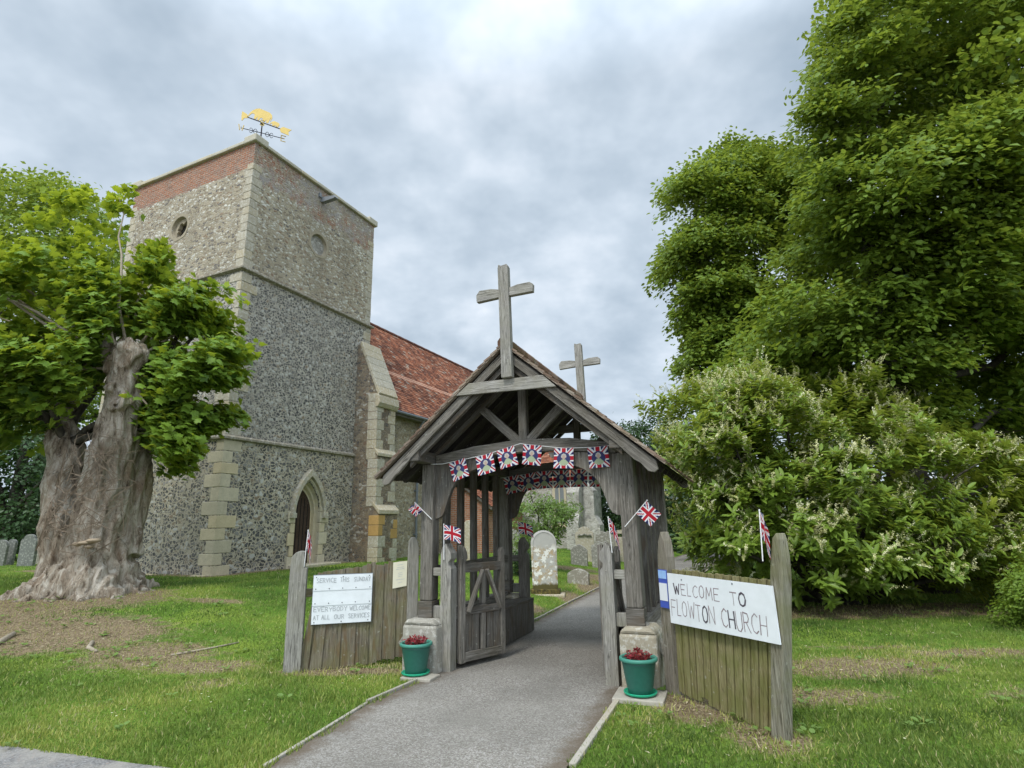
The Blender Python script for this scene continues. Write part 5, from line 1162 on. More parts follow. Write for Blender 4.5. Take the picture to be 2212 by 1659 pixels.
def bark_disp(co):
    r = np.zeros(len(co))
    for i, p in enumerate(co):
        q_ = Vector(p); a_ = mnoise.noise(Vector((q_.x*5, q_.y*5, q_.z*1.2))); b_ = mnoise.noise(Vector((q_.x*13, q_.y*13, q_.z*3.0+9))); c = mnoise.noise(Vector((q_.x*2, q_.y*2, q_.z*.9+4)))
        d_ = mnoise.noise(Vector((q_.x*7+3, q_.y*7, q_.z*1.6))); r[i] = .095*(.35-abs(a_)*1.8)+.065*(.3-abs(d_)*1.6)+.03*b_+.07*c
    return r
z0 = TZ
def T(px, py, Y=TY): p = at(px, py, Y); return (p[0], p[1], p[2])
main = [T(205, 1345), T(207, 1270), T(216, 1150), T(234, 1040), T(254, 950, TY-.1), T(264, 880, TY-.15), T(269, 820, TY-.2), T(270, 775, TY-.25)]
ch_ = [(main, [.76, .59, .47, .40, .34, .30, .26, .235]),
       ([T(130, 1345, TY+.2), T(140, 1200, TY+.2), T(142, 1080, TY+.25), T(140, 980, TY+.3), T(130, 900, TY+.4), T(110, 800, TY+.5)], [.50, .38, .34, .30, .25, .2]),
       ([T(262, 1200, TY+.3), T(285, 1050, TY+.4), T(312, 940, TY+.5), T(318, 860, TY+.6), T(330, 760, TY+.7)], [.35, .30, .17, .16, .12]),
       ([T(268, 790, TY-.25), T(285, 755, TY-.3), T(292, 738, TY-.3)], [.27, .29, .20]), ([T(255, 800, TY-.2), T(238, 745, TY-.1), T(240, 730, TY-.1)], [.2, .15, .08]),
       ([T(262, 845, TY-.25), T(240, 838, TY-.5), T(232, 830, TY-.55)], [.16, .12, .08]), ([T(262, 870, TY-.25), T(275, 862, TY-.5)], [.16, .13]), ([T(262, 880, TY-.25), T(248, 875, TY-.55)], [.15, .10])]
for a_, L_ in ((192, 1.75), (222, 1.2), (262, .95), (292, 1.0), (325, 1.2), (352, 1.0), (20, 1.0), (60, 1.3), (110, 1.3), (160, 1.6)):
    a2 = radians(a_); c_ = Vector(T(200, 1270)); e_ = Vector((c_.x+cos(a2)*L_, c_.y+sin(a2)*L_*.9, 0)); e_.z = hz(e_.x, e_.y)-.08
    ch_.append(([c_+Vector((cos(a2)*.35, sin(a2)*.35, .2)), c_.lerp(e_, .62)+Vector((0, 0, .02)), e_], [.33, .19, .07]))
trunk = blob_mesh('trunk', ch_, .032, M['bark'], mt, bark_disp)
# ivy stems on the trunk, cut knob, bracket fungus
mb = MB(); rr = random.Random(4)
for k in range(60):
    z = rr.uniform(.9, 2.6); a_ = rr.uniform(-2.6, -.9); pts = []
    for i in range(8):
        zz = z+i*.08*rr.uniform(-.5, 1); aa = a_+i*.09*rr.choice((-1, 1))*rr.random()+i*.03; f_ = np.interp(zz, [0, 1, 2, 3], [.92, .76, .70, .62]); cx = np.interp(zz, [0, 1, 2, 3], [TX-.02, TX+.02, TX+.06, TX+.1])
        pts.append((cx+cos(aa)*(f_+.05), TY+sin(aa)*(f_+.04), TZ+zz))
    mb.tube(pts, [.0075]*7+[.003], 4)
o = mb.build('ivy_stem', M['twig'], None); o.parent = mt; o.matrix_parent_inverse = Matrix.Translation(-Vector(mt.location))
mb = MB(); c_ = T(182, 1172, TY-.70)
for i, (dx_, dz_, r_) in enumerate(((0, 0, .13), (.13, .035, .12), (-.13, -.02, .09), (.06, -.06, .08))):
    mb.lathe([(0, .03), (r_*.6, .028), (r_, .0), (r_*.9, -.02), (0, -.05)], (c_[0]+dx_, c_[1]+.04, c_[2]+dz_), 16)
o = mb.build('bracket_fungus', M['fungus'], None, smooth=True); o.parent = mt; o.matrix_parent_inverse = Matrix.Translation(-Vector(mt.location))
left = [(-330, 620), (-250, 470), (-60, 430), (-10, 505), (8, 488), (25, 492), (38, 545), (58, 530), (78, 455), (95, 470), (118, 402), (150, 430), (178, 412), (205, 440), (222, 500), (232, 505), (248, 545), (276, 545), (262, 600), (238, 650), (232, 720), (222, 790), (205, 850), (160, 890), (128, 965), (88, 972), (70, 920), (0, 975), (-120, 980), (-300, 880)]
right = [(268, 600), (290, 640), (300, 575), (322, 560), (342, 535), (355, 595), (390, 600), (424, 584), (432, 655), (452, 645), (475, 612), (494, 622), (494, 690), (512, 738), (532, 750), (520, 790), (500, 812), (462, 840), (455, 880), (500, 888), (522, 905), (470, 925), (420, 940), (405, 990), (372, 1028), (322, 1005), (303, 960), (318, 880), (312, 850), (322, 770), (312, 735), (262, 705)]
sprig = [(238, 480), (228, 440), (262, 398), (285, 410), (276, 450), (262, 500), (250, 540)]
Cs = np.concatenate([boughs(left, TY+.1, 1.6, 62, .34, .62, 20), boughs(right, TY+.55, 1.2, 46, .30, .52, 18), boughs([(312, 850), (440, 850), (420, 950), (372, 1030), (318, 1000)], TY+.5, .9, 16, .28, .4, 18), fill_outline(left, TY+.5, 1.2, 330), fill_outline(right, TY+.9, .9, 240), fill_outline(sprig, TY+.4, .25, 22), fill_outline([(225, 640), (330, 640), (330, 740), (225, 740)], TY+.9, .4, 60)])
_v = Cs-CAM; _z = _v@FW; _fx, _fy = PW/2+FP*(_v@R2)/_z, PH/2-FP*(_v@U2)/_z
Cs = Cs[(fbm(_fx/38, _fy/26, 61, 3) > .43) | (rng.random(len(Cs)) < .12)]
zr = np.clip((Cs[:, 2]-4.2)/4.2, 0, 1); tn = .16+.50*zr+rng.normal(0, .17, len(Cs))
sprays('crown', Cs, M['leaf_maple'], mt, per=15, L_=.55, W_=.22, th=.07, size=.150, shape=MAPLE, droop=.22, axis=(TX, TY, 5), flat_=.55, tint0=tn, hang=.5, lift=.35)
rr = random.Random(3); tg = [tuple(Cs[i]) for i in rng.choice(len(Cs), 46, replace=False)]
limbs('sucker_branch', T(262, 800, TY-.1), tg[:26], .03, M['deadwood'], mt, 1, r1=.006); limbs('branch', T(138, 960, TY+.3), tg[26:36], .07, M['bark_dark'], mt, 2, r1=.01); limbs('branch', T(322, 850, TY+.6), [t for t in tg[36:] if t[0] > TX-.3]+[T(450, 700, TY+.6)], .06, M['bark_dark'], mt, 3, r1=.01)

# --- big hornbeam on the right and the lighter one behind its edge
TX2, TY2 = 8.9, 12.9
bt_ = plantroot('broadleaf_tree', (TX2, TY2, 0), 'tall dense tree with tiered green foliage filling the right side', 'tree', 'broadleaf trees on the right')
big = [(1800, -20), (1765, 60), (1752, 130), (1742, 200), (1722, 262), (1700, 330), (1715, 420), (1700, 520), (1650, 600), (1640, 700), (1560, 790), (1600, 840), (1800, 870), (2000, 900), (2150, 930), (2300, 960), (2900, 950), (3150, 300), (2900, -420), (2300, -650), (1980, -450), (1860, -180)]
Cb = np.concatenate([boughs(big, TY2, 3.0, 380, .90, .42, 26, round_=.9, front=.6, zmin=3, dir_=(.22, .1)), fill_outline(big, TY2+1.2, 1.8, 3600, zmin=3)])
# tiers: draw the sprays into slanting layers with gaps between
lay = .85; lay_on = 0; ph = Cb[:, 2]+.22*(Cb[:, 0]-TX2)*-.6+.25*np.sin(Cb[:, 0]*1.3)+.2*np.sin(Cb[:, 1]*1.1); fr_l = ph/lay-np.round(ph/lay); Cb[:, 2] -= fr_l*lay*.15
clump = fbm(Cb[:, 0]*.9+5, Cb[:, 2]*.9, 21, 3)+0*Cb[:, 1]; keep = (clump+rng.normal(0, .05, len(Cb))) > .30; Cb = Cb[keep]; Cb[:, 1] += 2.0-2.5*sm((Cb[:, 2]-4.2)/4.5)  # upper boughs overhang the lower ones
sprays('crown', Cb, M['leaf_beech'], bt_, per=40, L_=.85, W_=.48, th=.09, size=.145, shape=OVAL_W, droop=.34, axis=(TX2, TY2, 5), flat_=.42, sv=.3, hang=.3)
mb = MB(); mb.tube([(TX2, TY2, -.3), (TX2+.05, TY2, 1.5), (TX2-.1, TY2+.1, 4), (TX2+.1, TY2, 7), (TX2, TY2, 9.5)], [.55, .42, .36, .25, .1], 14); o = mb.build('trunk', M['bark_dark'], None, smooth=True); o.parent = bt_; o.matrix_parent_inverse = Matrix.Translation(-Vector(bt_.location))
for s_ in range(5):
    zz = 2.6+s_*1.9; tg = [tuple(Cb[i]) for i in np.argsort(np.abs(Cb[:, 2]-(zz+1.4))+rng.random(len(Cb))*.8)[:9]]; limbs('limb', (TX2, TY2, zz), tg, .11-.012*s_, M['bark_dark'], bt_, s_+10, kink=.5, r1=.012)
TX3, TY3 = 6.4, 17.2
bt3 = plantroot('broadleaf_tree', (TX3, TY3, 0), 'lighter open-crowned tree whose round head shows sky left of the big one', 'tree', 'broadleaf trees on the right')
lobe = [(1500, 372), (1512, 345), (1530, 330), (1560, 335), (1588, 296), (1640, 325), (1690, 325), (1760, 340), (1830, 420), (1860, 520), (1840, 700), (1760, 840), (1640, 870), (1560, 820), (1480, 805), (1452, 800), (1490, 770), (1470, 700), (1430, 640), (1462, 620), (1418, 590), (1450, 560), (1432, 520), (1440, 480), (1436, 410), (1460, 385)]
C3 = boughs(lobe, TY3, 1.8, 150, .80, .38, 22, round_=.9, zmin=2, dir_=(.1, 0))
hole = np.zeros(len(C3), bool)
def pxy(P):
    v = P-CAM; z = v@FW; return PW/2+FP*(v@R2)/z, PH/2-FP*(v@U2)/z
fx, fy = pxy(C3); cl3 = fbm(fx/42, fy/30, 33, 3); keep = (cl3 > .455) | (rng.random(len(C3)) < .12) | (fy < 420)
C3 = C3[keep]; C3[:, 2] -= ((C3[:, 2]/.7)-np.round(C3[:, 2]/.7))*.35
sprays('crown', C3, M['leaf_beech'], bt3, per=40, L_=.8, W_=.48, th=.14, size=.145, shape=OVAL_W, droop=.3, axis=(TX3, TY3, 6), flat_=.6)
mb = MB(); mb.tube([(TX3, TY3, -.3), (TX3, TY3, 3), (TX3+.2, TY3, 7), (TX3+.1, TY3, 9)], [.3, .24, .16, .06], 10); o = mb.build('trunk', M['bark_dark'], None, smooth=True); o.parent = bt3; o.matrix_parent_inverse = Matrix.Translation(-Vector(bt3.location))
for s_ in range(4):
    zz = 2.6+s_*1.5; tg = [tuple(C3[i]) for i in np.argsort(np.abs(C3[:, 2]-(zz+1.2))+rng.random(len(C3))*.8)[:10]]; limbs('limb', (TX3+.05, TY3, zz), tg, .06, M['bark_dark'], bt3, s_+30, kink=.6, r1=.01)

# --- flowering laurel
LXs, LYs = 6.0, 11.4
la = plantroot('laurel_bush', (LXs, LYs, 0), 'broad laurel bush covered in cream flower spikes behind the welcome sign', 'bush')
shrub = [(1375, 868), (1440, 872), (1475, 845), (1560, 812), (1640, 798), (1700, 806), (1800, 838), (1850, 815), (1895, 795), (1920, 815), (1935, 862), (1985, 862), (2010, 852), (2060, 880), (2080, 935), (2140, 955), (2225, 985), (2420, 1010), (2620, 1100), (2600, 1330), (2150, 1345), (1725, 1350), (1640, 1330), (1500, 1240), (1492, 1190), (1462, 1150), (1445, 1090), (1440, 1000), (1400, 930)]
CL = np.concatenate([boughs(shrub, LYs, 2.0, 210, .42, .34, 17, round_=.55, front=.6, zmin=.25), fill_outline(shrub, LYs+.5, 1.5, 1300, zmin=.10, round_=.55)]); CL = CL[CL[:, 2] > .08]
def tufts(C_, per, axis):
    n = len(C_); o = unit(C_-np.array(axis)); ax_ = unit(o*.8+np.array([0, 0, .75])+rng.normal(0, .35, (n, 3)))
    A_ = np.repeat(ax_, per, 0); r_ = unit(rng.normal(0, 1, (n*per, 3))); r_ = unit(r_-A_*np.sum(r_*A_, 1, keepdims=True)); t = np.tile(np.linspace(0, 1, per), n)[:, None]
    P = np.repeat(C_, per, 0)+A_*(t-.5)*.20; D = A_*(.25+.5*t)+r_; D[:, 2] -= .15; return P, D, A_+r_*.2+np.array([0, 0, .3])
P, D, Nn_ = tufts(CL, 13, (LXs, LYs, .8)); kk = len(P); tt = np.repeat(rng.normal(.62, .22, len(CL)), 13)+np.tile(np.linspace(-.1, .28, 13), len(CL))
leaves('foliage', P, D, Nn_, .165*rng.uniform(.7, 1.25, kk), tt+rng.normal(0, .06, kk), LAUR, M['leaf_laurel'], la)
# flower spikes: curved racemes of tiny florets, upright near the outside
fx, fy = pxy(CL); outer = (edge_dist(fx, fy, shrub) < 60) | (CL[:, 1] < LYs-.9); topn = CL[:, 2] > .5
dens = fbm(fx/60, fy/60, 77, 2); sel = np.where(outer & topn & (dens > .40) & (rng.random(len(CL)) < .52))[0]
FP_ = []; FD = []; FN = []; FT = []
for i in sel:
    o_ = unit((CL[i]-np.array([LXs, LYs, .8]))[None])[0]
    for q_ in range(rng.integers(2, 5)):
        ax_ = unit((o_*.55+np.array([0, 0, .8])+rng.normal(0, .42, 3))[None])[0]; L_ = rng.uniform(.13, .25); b0 = CL[i]+o_*rng.uniform(.0, .14)+rng.normal(0, .05, 3); tb = rng.normal(.55, .22); cv = rng.normal(0, .05, 3)
        for t in np.linspace(.05, 1, 13):
            c0 = b0+ax_*L_*t+cv*t*t
            for w_ in range(3):
                r_ = rng.normal(0, 1, 3); r_ -= ax_*(r_@ax_); r_ /= np.linalg.norm(r_); FP_.append(c0+r_*.003); FD.append(r_+ax_*.5); FN.append(ax_+rng.normal(0, .4, 3)); FT.append(tb+rng.normal(0, .12))
FP_ = np.array(FP_); leaves('blossom', FP_, np.array(FD), np.array(FN), .027*rng.uniform(.7, 1.3, len(FP_)), np.array(FT), RHOMB, M['blossom'], la)
tg = [tuple(CL[i]) for i in rng.choice(len(CL), 40, replace=False)]; limbs('stem', (LXs, LYs, -.1), tg, .06, M['bark_dark'], la, 50, r1=.008)

def simple_tree(name, loc, label, outline, Yc, hd, n, mat, size, per=30, L_=.8, group=None, trunk=.2, cat='tree', shape=RHOMB, zmin=.1, gaps=0.0, W_=.5):
    r_ = plantroot(name, loc, label, cat, group); C_ = fill_outline(outline, Yc, hd, n, zmin=zmin)
    if gaps: fx, fy = pxy(C_); C_ = C_[fbm(fx/25, fy/22, 5, 3) > gaps]
    sprays('crown' if cat == 'tree' else 'foliage', C_, mat, r_, per=per, L_=L_, W_=L_*W_, th=L_*.15, size=size, shape=shape, axis=(loc[0], loc[1], 3), flat_=.6)
    top = C_[:, 2].max()*.8
    mb = MB(); mb.tube([(0, 0, -.3), (.05, 0, top*.4), (-.05, 0, top)], [trunk, trunk*.75, trunk*.2], 9); mb.build('trunk' if cat == 'tree' else 'stem', M['bark_dark'], r_, smooth=True)
    tg = [tuple(C_[i]) for i in rng.choice(len(C_), 14, replace=False)]; limbs('limb', (loc[0], loc[1], top*.35), tg, trunk*.4, M['bark_dark'], r_, 5, r1=.01)
    return r_
def gx(px, Y): return at(px, 1130, Y)[0]
# background trees, each where it stands
simple_tree('background_tree', (gx(60, 34), 34, .4), 'big tree with a yellow-green crown rising behind the maple and tower', [(-500, 600), (-420, 420), (-200, 350), (0, 372), (60, 365), (130, 372), (200, 420), (235, 470), (300, 520), (330, 620), (300, 900), (-400, 950)], 34, 3.5, 2300, M['leaf_beech'], .32, L_=1.9, group='trees beyond the churchyard', trunk=.4)
simple_tree('background_tree', (gx(20, 24), 24, .4), 'dark tree under the maple\'s leaves at the left edge', [(-500, 900), (-300, 880), (0, 860), (100, 880), (140, 980), (130, 1150), (110, 1192), (-100, 1192), (-500, 1190)], 24.5, 2.2, 900, M['leaf_dark'], .2, L_=1.1, group='trees beyond the churchyard', trunk=.3, per=34)
simple_tree('yew_tree', (gx(1400, 31), 31, .2), 'dark green yew seen through the lychgate right of the porch', [(1262, 1150), (1258, 1060), (1262, 985), (1280, 935), (1340, 915), (1420, 900), (1500, 920), (1580, 1000), (1600, 1120), (1560, 1180), (1270, 1180)], 31, 2.6, 800, M['leaf_dark'], .17, L_=1.0, group='trees beyond the churchyard', trunk=.35, per=40)
simple_tree('background_tree', (gx(2350, 26), 26, 0), 'dark tree behind the laurel at the right edge', [(1500, 820), (1900, 780), (2400, 760), (2900, 800), (3100, 1100), (2500, 1180), (1480, 1180), (1470, 900)], 24, 2.5, 1600, M['leaf_dark'], .22, L_=1.3, group='trees beyond the churchyard', trunk=.35, per=30)
simple_tree('background_tree', (gx(1040, 46), 46, 0), 'pale green tree showing between the lychgate slats beyond the church', [(1000, 1190), (990, 1080), (1020, 1000), (1090, 985), (1150, 1000), (1170, 1100), (1160, 1190)], 46, 2.5, 300, M['leaf_far'], .32, L_=1.6, group='trees beyond the churchyard', trunk=.35)
simple_tree('small_tree', (gx(1178, 17.5), 17.5, .1), 'small leafy tree with bright leaves between the headstone and porch', [(1118, 1190), (1108, 1130), (1125, 1085), (1150, 1062), (1168, 1080), (1185, 1062), (1200, 1085), (1228, 1070), (1252, 1085), (1245, 1110), (1215, 1135), (1205, 1165), (1180, 1180), (1150, 1215), (1125, 1225)], 17.5, .7, 330, M['leaf_rose'], .085, L_=.4, trunk=.07, per=24, shape=OVAL, gaps=.33)
simple_tree('ivy_bush', (gx(1135, 16.0), 16.0, .1), 'low dark evergreen bush at the foot of the small tree', [(1108, 1245), (1112, 1190), (1135, 1180), (1150, 1200), (1152, 1250), (1130, 1258)], 16, .3, 60, M['leaf_dark'], .07, L_=.25, trunk=.03, cat='bush', per=30)
simple_tree('conifer_bush', (gx(2230, 8.6), 8.6, 0), 'feathery green bush leaning in at the lower right edge', [(2150, 1345), (2165, 1290), (2185, 1240), (2225, 1190), (2400, 1180), (2500, 1340)], 8.7, .6, 260, M['leaf_beech'], .05, L_=.4, trunk=.06, cat='bush', per=70)
wd = []
for a_ in np.linspace(-178, 178, 200):
    r_ = 78+10*math.sin(a_*.37); x = r_*sin(radians(a_)); y = r_*cos(radians(a_))+6
    for k in range(14): wd.append((x+rng.normal(0, 2.2), y+rng.normal(0, 2.2), abs(rng.normal(0, 1))*2.4+.5+1.5*math.sin(a_*.9)**2))
wd = np.array(wd); o = sprays('woodland', wd, M['leaf_dark'], None, per=16, L_=3.4, W_=2.0, th=.8, size=.95, shape=RHOMB, flat_=.7); tag(o, 'far belt of dark woodland ringing the fields', 'woodland', kind='stuff')

# ------------------------------------------------------------------ gravestones
def headstone(x, y, w_, h_, label, mat, kind='round', th=.11, rz=0.0, tilt=0.0, group='old gravestones in the churchyard', plinth=False, name='gravestone', zoff=0):
    z = hz(x, y)-.05+zoff; r_ = empty(name, (x, y, z), rz, label, 'gravestone', group); mb = MB(); n = 14
    if kind == 'round': pts = [(-w_/2, 0), (w_/2, 0), (w_/2, h_-w_/2)]+[(w_/2*cos(t), h_-w_/2+w_/2*sin(t)) for t in np.linspace(.1, pi-.1, n)]+[(-w_/2, h_-w_/2)]
    elif kind == 'shoulder': pts = [(-w_/2, 0), (w_/2, 0), (w_/2, h_*.80), (w_*.42, h_*.86), (w_*.34, h_*.86)]+[(w_*.34*cos(t), h_*.86+h_*.14*sin(t)) for t in np.linspace(.2, pi-.2, n)]+[(-w_*.34, h_*.86), (-w_*.42, h_*.86), (-w_/2, h_*.80)]
    elif kind == 'wavy': pts = [(-w_/2, 0), (w_/2, 0), (w_/2, h_*.82)]+[(w_/2*(1-2*t), h_*(.84+.13*sin(pi*t)+.03*cos(6*pi*t))) for t in np.linspace(.04, .96, 20)]+[(-w_/2, h_*.82)]
    elif kind == 'low': pts = [(-w_/2, 0), (w_/2, 0), (w_/2, h_*.72)]+[(w_/2*(1-2*t), h_*(.74+.26*sin(pi*t))) for t in np.linspace(.05, .95, 12)]+[(-w_/2, h_*.72)]
    else: pts = [(-w_/2, 0), (w_/2, 0), (w_/2, h_), (-w_/2, h_)]
    mb.prism(pts, (0, -th/2, 0), (1, 0, 0), (0, 0, 1), (0, th, 0)); o = mb.build('slab', mat, r_, bevel=.015); o.rotation_euler = (tilt, random.uniform(-.03, .03), 0)
    if plinth:
        mb = MB(); mb.box((0, 0, .11), (w_+.10, th+.14, .12)); mb.build('plinth', M['moss'], r_, bevel=.02)
        mb = MB(); mb.box((0.02, -.03, .03), (w_+.26, th+.32, .08)); mb.build('base', M['stone_grey'], r_, bevel=.02)
        o.location.z = .15; mb = MB(); ins = [(p[0]*.90, p[1]*.965+.005) for p in pts]
        m2 = MB(); k = len(pts); m2.add([(p[0], -th/2-.012, p[1]) for p in ins]+[(p[0]*.995, -th/2, p[1]) for p in pts], [[i, (i+1) % k, k+(i+1) % k, k+i] for i in range(k)], None, 0, .5); mm = m2.build('raised_border', M['headstone'], r_); mm.location.z = .15
    return r_
b = NB('mossy_stone'); n = b.noise(b.coord(), 16, 5, .7); M['moss'] = b.out(b.ramp(n, [(.35, (.03, .024, .012)), (.5, (.09, .075, .025)), (.68, (.20, .15, .04))]), .95, b.bump(n, .8, .02))
headstone(.66, 13.3, .56, 1.28, 'tall round-topped headstone blotched with orange and white lichen', M['headstone'], rz=-.12, plinth=True)
headstone(1.62, 15.4, .55, .42, 'small lumpy broken stone near the path edge', M['grave_grey'], 'low', th=.22, rz=-.25)
G = [(at(1262, 1130, 21.5)[0], 21.5, .68, 1.25, 'tall pale headstone with a dark curved scroll, behind two others', 'stone_grey', 'shoulder', -.03), (at(1248, 1130, 20)[0], 20.0, .56, .72, 'squat brown headstone with a domed top left of the pale one', 'grave_grey', 'low', .03), (at(1299, 1130, 19.8)[0], 19.8, .74, .93, 'wide wavy-topped grey headstone nearest the right gate post', 'grave_grey', 'wavy', .0), (at(1304, 1130, 22)[0], 22.0, .72, 1.18, 'broad mottled headstone standing behind the wavy-topped one', 'grave_grey', 'wavy', .02), (at(1336, 1130, 22.6)[0], 22.6, .6, .95, 'pale upright headstone partly behind the lychgate\'s right post', 'stone_grey', 'round', 0)]
for x, y, w_, h_, lb, mt_, kd, tl in G: headstone(x, y, w_, h_, lb, M[mt_], kd, tilt=tl, rz=-.25, th=.14)
mb = MB(); gs_ = [o for o in bpy.data.objects if o.get('label', '').startswith('tall pale headstone')][0]
mb.tube([(-.26, -.085, .90), (-.20, -.09, .96), (-.11, -.09, .93), (0, -.09, .98), (.11, -.09, .93), (.20, -.09, .96), (.26, -.085, .90)], [.015, .04, .03, .035, .03, .04, .015], 6); mb.build('carved_scroll', M['grave_dark'], gs_)
for px_, Y, w_, h_, lb, mt_, kd in ((12, 21, .5, .95, 'dark leaning gravestone at the left edge of the photo', 'grave_dark', 'round'), (34, 21.5, .32, .95, 'narrow dark gravestone second from the left edge', 'grave_dark', 'round'), (72, 20.5, .62, 1.12, 'wider dark gravestone beside the maple trunk', 'grave_dark', 'shoulder'), (92, 21.6, .45, 1.0, 'pale-edged gravestone half hidden by the maple trunk', 'grave_grey', 'shoulder'),
                                ((1012), 18.5, .42, 1.3, 'weathered tall stone seen between the left slats', 'stone_grey', 'shoulder'), (1088, 19.0, .6, 1.35, 'pale headstone just left of the rear left lychgate post', 'stone_grey', 'round'), (1110, 20.5, .5, 1.0, 'grey headstone behind the rear gate post', 'grave_grey', 'low')):
    headstone(gx(px_, Y), Y, w_, h_, lb, M[mt_], kd, rz=random.uniform(-.3, .1), th=.12)
cx_, cy_ = gx(1346, 23.5), 23.5
gc = empty('stone_cross', (cx_, cy_, hz(cx_, cy_)-.02), -.3, 'small pale stone grave cross glimpsed beside the right main post', 'gravestone', 'old gravestones in the churchyard')
mb = MB(); mb.prism([(-.08, 0), (.08, 0), (.07, .75), (.28, .76), (.28, .90), (.07, .91), (.07, 1.15), (-.07, 1.15), (-.07, .91), (-.28, .90), (-.28, .76), (-.07, .75)], (0, -.05, .25), (1, 0, 0), (0, 0, 1), (0, .1, 0)); mb.build('cross', M['stone_grey'], gc, bevel=.012)
mb = MB(); mb.box((0, 0, .12), (.5, .4, .26)); mb.build('base', M['stone_grey'], gc, bevel=.02)

# ------------------------------------------------------------------ flower pots
def pot(x, y, z, label, rz):
    r_ = empty('plant_pot', (x, y, z), rz, label, 'plant pot', 'green pots by the gate piers')
    mb = MB(); mb.lathe([(0, .012), (.10, .012), (.112, .02), (.118, .06), (.135, .15), (.148, .235), (.150, .24), (.150, .252), (.153, .256), (.158, .29), (.148, .292), (.145, .25), (0, .25)]); mb.build('body', M['pot'], r_, smooth=True)
    mb = MB(); mb.lathe([(.155, .283), (.172, .288), (.178, .300), (.176, .314), (.168, .322), (.158, .322), (.15, .31), (.150, .283)]); mb.build('rim', M['pot_rim'], r_, smooth=True)
    mb = MB(); mb.lathe([(0, .004), (.128, .004), (.148, .012), (.154, .028), (.150, .032), (.142, .02), (.12, .012), (0, .012)]); mb.build('saucer', M['saucer'], r_, smooth=True)
    mb = MB(); mb.lathe([(0, .292), (.1, .296), (.148, .288)], n=20); mb.build('soil', M['soil'], r_, smooth=True)
    n = 260; a_ = rng.uniform(0, 2*pi, n); q_ = np.sqrt(rng.random(n))*.115; P = np.stack([q_*np.cos(a_), q_*np.sin(a_), .30+rng.random(n)*.075*(1.2-q_*5)], -1)
    D = rng.normal(0, 1, (n, 3)); D[:, 2] = np.abs(D[:, 2])*.7; o = leaves('plant', P, D, rng.normal(0, .6, (n, 3))+np.array([0, 0, 1]), .036*rng.uniform(.6, 1.3, n), rng.random(n), OVAL, M['leaf_red']); o.parent = r_
    return r_
pot(-1.10, 6.66, .035, 'green plastic pot of dark red plants by the left pier', .3); p2 = pot(1.13, 5.74, .045, 'green plastic pot of dark red plants by the right pier', 1.3)
for x, y, w_, d_, rz, lb in ((-1.04, 6.60, .36, .24, -.35, 'thin concrete slab under the left plant pot'), (1.13, 5.76, .46, .38, -.35, 'concrete slab under the right plant pot')):
    s_ = MB(); s_.box((0, 0, 0), (w_, d_, .05)); s_.add([], []); o = s_.build('slab', M['slab'], bevel=.01); o.location = (x, y, .018 if x > 0 else .01); o.rotation_euler.z = rz; tag(o, lb, 'slab')

# sticks lying on the mound in front of the maple
def stick(pts, r_, label):
    ps = [Vector((p[0], p[1], hz(p[0], p[1])+r_*.6+(p[2] if len(p) > 2 else 0))) for p in pts]; root = ps[0].copy(); mb = MB(); mb.tube([p-root for p in ps], [r_, r_*1.1, r_*.8, r_*.5][:len(ps)], 8); o = mb.build('stick', M['deadwood'], smooth=True); o.location = root; tag(o, label, 'stick', 'dead sticks on the mound')
stick([(-5.62, 8.05), (-5.5, 7.82), (-5.28, 7.66)], .026, 'short thick pale stick lying below the maple trunk')
stick([(-6.85, 8.25), (-6.78, 7.9), (-6.7, 7.6)], .035, 'pale stick at the left edge of the mound')
stick([(-4.3, 7.6), (-3.95, 7.95), (-3.75, 8.2)], .012, 'thin straw-coloured twig slanting across the mound')

